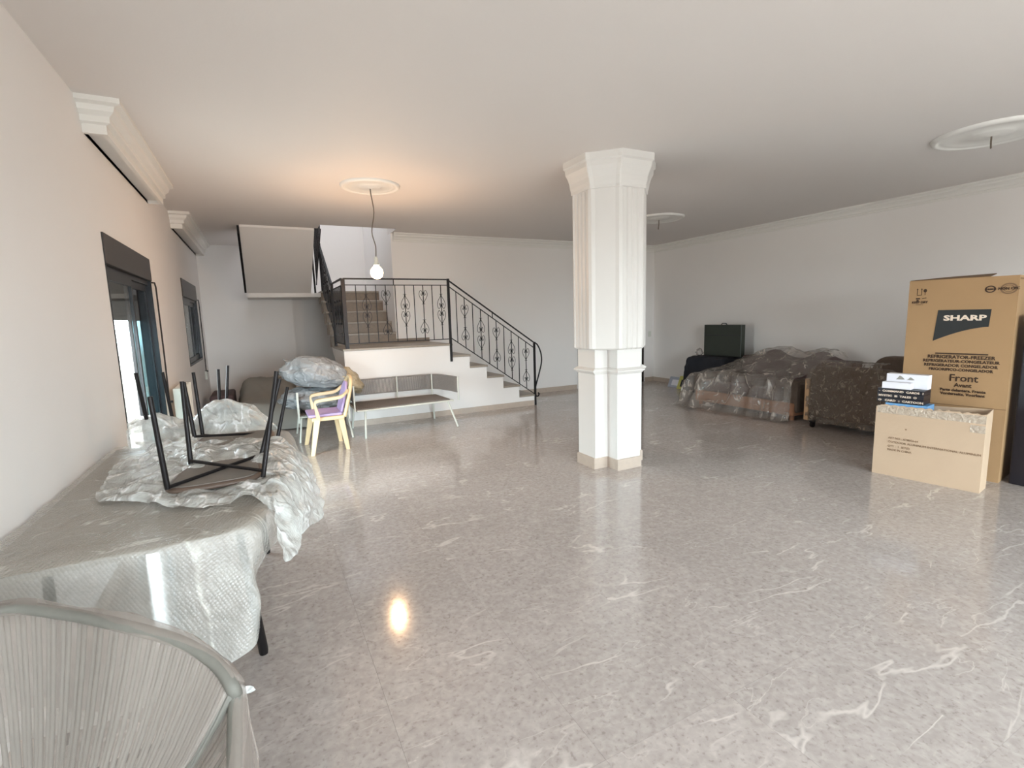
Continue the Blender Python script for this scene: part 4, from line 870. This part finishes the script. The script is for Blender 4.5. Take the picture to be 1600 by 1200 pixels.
# handling marks and round stamps
def hmark(poly, m=INK): MB().prism([fp(u, z, e_) for u, z in poly], -bkd*.001).build('handling_mark', m, bxf)
for u0, z0 in ((.06, 1.585),):
    for q in (((u0, z0), (u0+.035, z0), (u0+.035, z0+.004), (u0, z0+.004)), ((u0, z0), (u0+.004, z0), (u0+.004, z0+.05), (u0, z0+.05)), ((u0+.031, z0), (u0+.035, z0), (u0+.035, z0+.05), (u0+.031, z0+.05)), ((u0-.004, z0+.05), (u0+.002, z0+.062), (u0+.008, z0+.05)), ((u0+.027, z0+.05), (u0+.033, z0+.062), (u0+.039, z0+.05))): hmark(q)
hmark([(.118+.013*math.cos(k*PI/5), 1.625+.015*math.sin(k*PI/5)) for k in range(10)]); hmark([(.116, 1.585), (.12, 1.585), (.12, 1.612), (.116, 1.612)])
hmark([(.055, 1.55), (.085, 1.55), (.085, 1.562), (.055, 1.562)]); hmark([(.10, 1.553), (.13, 1.558), (.13, 1.564), (.10, 1.559)]); hmark([(.068+.01*math.cos(k*PI/4), 1.538+.01*math.sin(k*PI/4)) for k in range(8)]) 
def ring(u, z, r, r2, m):
    mb = MB(); n = 24; vs = []
    for rr_ in (r, r2):
        for k in range(n): vs.append(fp(u+rr_*math.cos(2*PI*k/n), z+rr_*.85*math.sin(2*PI*k/n), e_-.001))
    mb.add(vs, [(k, (k+1) % n, n+(k+1) % n, n+k) for k in range(n)]); mb.build('round_stamp', m, bxf)
ring(.545, 1.612, .034, .024, INK); text('GREEN', .016, fp(.545, 1.606, -.003), ux, up, INK, 'stamp_lettering', bxf, align='CENTER', bold=.001)
ring(.655, 1.612, .052, .040, INKG); ring(.655, 1.612, .034, .028, INKG); text('NON CFC', .028, fp(.655, 1.603, -.004), ux, up, INK, 'stamp_lettering', bxf, align='CENTER', bold=.001)
# dark bag/case right behind the tall carton, bulk added to shade the carton side
dk = thing('dark_cabinet', 'dark cabinet mostly hidden behind the right side of the tall carton', 'cabinet', (5.8, 1.4, 0))
MB().box(5.47, 6.1, 1.15, 1.68, 0, 1.40).build('cabinet_body', BLKBOX, dk, .01); MB().box(5.462, 5.47, 1.60, 1.625, .85, 1.2).build('edge_strip', WHITEM, dk)

# ------------------------------------------------------------------ low open box leaning in front, with a stack of games inside
a0 = Vector((4.874, 2.41, 0)); a1 = Vector((4.985, 1.69, 0)); vx = a1-a0; sw = vx.length; vx.normalize(); vb = Vector((-vx.y, vx.x, 0)); sh_ = .635; sd = .20
sx_ = thing('open_carton', 'pale flat open carton with torn top edge standing in front of the tall one', 'carton', (a0+a1)/2)
def sp(u, z, d=0): return a0+vx*u+up*z+vb*d
edge = []
N = 40; random.seed(3)
for k in range(N+1):
    u = sw*k/N; tz = sh_+.004*math.sin(k*1.9)+(random.uniform(-.006, .008) if u > .3 else 0)-(.02 if u < .02 else 0); edge.append((u, tz))
sxf = MB().prism([sp(0, 0), sp(sw, 0)]+[sp(u, z) for u, z in edge[::-1]], vb*.006).build('front_panel', CARD2, sx_)
MB().prism([sp(0, 0, sd), sp(sw, 0, sd), sp(sw, sh_+.02, sd), sp(0, sh_-.02, sd)], -vb*.006).build('back_panel', CARD2, sx_)
MB().prism([sp(sw, 0, .006), sp(sw, 0, sd-.006), sp(sw, sh_+.02, sd-.006), sp(sw, sh_, .006)], -vx*.006).build('side_panel', CARD2, sx_)
MB().prism([sp(0, 0, .006), sp(0, 0, sd-.006), sp(0, sh_-.03, sd-.006), sp(0, sh_-.02, .006)], vx*.006).build('side_panel', CARD2, sx_)
MB().prism([sp(0.006, .004, .006), sp(sw-.006, .004, .006), sp(sw-.006, .004, sd-.006), sp(.006, .004, sd-.006)], up*.006).build('bottom_panel', CARD2, sx_)
TAPE = film('packing_tape', srgb(214, 196, 176), .55, .15, wr=.6, wscale=30)
MB().prism([sp(.01, sh_-.075, -.001), sp(sw, sh_-.075, -.001), sp(sw, sh_-.01, -.001), sp(.01, sh_-.01, -.001)], -vb*.0006).build('tape', TAPE, sxf)
MB().prism([sp(sw-.09, sh_-.15, -.002), sp(sw+.001, sh_-.15, -.002), sp(sw+.001, sh_-.09, -.002), sp(sw-.09, sh_-.09, -.002)], -vb*.0006).build('tape', TAPE, sxf)
for s_, z in (('ART NO : AT8054-64', .335), ('OUTDOOR ALUMINUM INTERNATIONAL ALUMINUM', .300), ('QTY :  1  SET(S)', .262), ('MADE IN CHINA', .230)):
    text(s_, .026, sp(.105, z, -.002), vx, up, INKG, 'printed_text', sxf, sx=.98 if len(s_) > 20 else .9)
MB().prism([sp(.22, .44, -.001), sp(.235, .44, -.001), sp(.2275, .425, -.001)], -vb*.0006).build('handling_mark', INKG, sxf)
def game(name, label, u0, u1, d0, d1, z0, z1, m, rot=0, lett=None, lm=INKW, group=None, cat='box', side=None):
    t = thing(name, label, cat, sp((u0+u1)/2, z0, (d0+d1)/2), group)
    g_ = .002
    pts = [sp(u0+g_, z0, d0), sp(u1-g_, z0, d0), sp(u1-g_+rot, z0, d1), sp(u0+g_+rot, z0, d1)]
    MB().prism(pts, up*(z1-z0-.002)).build('box_body', m, t, .001)
    MB().prism([sp(u0, z1-.012, d0-.002), sp(u1, z1-.012, d0-.002), sp(u1, z1-.002, d0-.002), sp(u0, z1-.002, d0-.002)], -vb*.0).build('box_lid_edge', m, t) if False else None
    if lett:
        hh = z1-z0
        text(lett, hh*.55, sp(u0+.012, z0+hh*.25, d0-.002), vx, up, lm, 'spine_lettering', t, sx=1.3, bold=.0008)
    return t
D0, D1_ = .012, .19
game('board_game', 'brown card filler box low in the open carton, under the blue box', .05, .36, D0, D1_, .012, .58, CARDD)
game('board_game', 'blue printed box, lowest visible of the stack in the open carton', .06, .36, D0, D1_, .582, .655, BLUEB, side=PURP, cat='game box')
for k, wd_, lb in ((0, 'GALAXY    CASTLES', 'lowest of the three black game boxes, just above the blue box'), (1, 'MYSTERY    TRAINS', 'middle one of the three black game boxes'), (2, 'SKY   ISLANDS', 'uppermost of the three black game boxes, under the white boxes')):
    z0 = .657+k*.041
    game('board_game', lb, -.005, .33, D0-.0, D1_, z0, z0+.041, BLKBOX, lett={0: 'O   CARD  ::  CARTOON', 1: 'MYSTIC  III  TALES  O', 2: '-  COMMAND  CARDS  1'}[k], group='black game boxes in the carton', cat='game box')
game('white_box', 'small plain white box in front on top of the game boxes', .025, .235, D0, .09, .781, .838, PAPER, lett=None, cat='white box')
t = game('white_box', 'larger white box with a small grey drawing, behind the plain white one', .03, .33, .095, .185, .781, .905, PAPER, cat='white box')
for u0, w_, h_ in ((.10, .06, .035), (.18, .05, .025)):
    MB().prism([sp(u0+w_*a_, .855+h_*b_, .0935) for a_, b_ in ((0, 0), (.2, .3), (.45, 1), (.7, .8), (1.1, .1), (.8, .0))], -vb*.0006).build('printed_drawing', SHEETG, t)
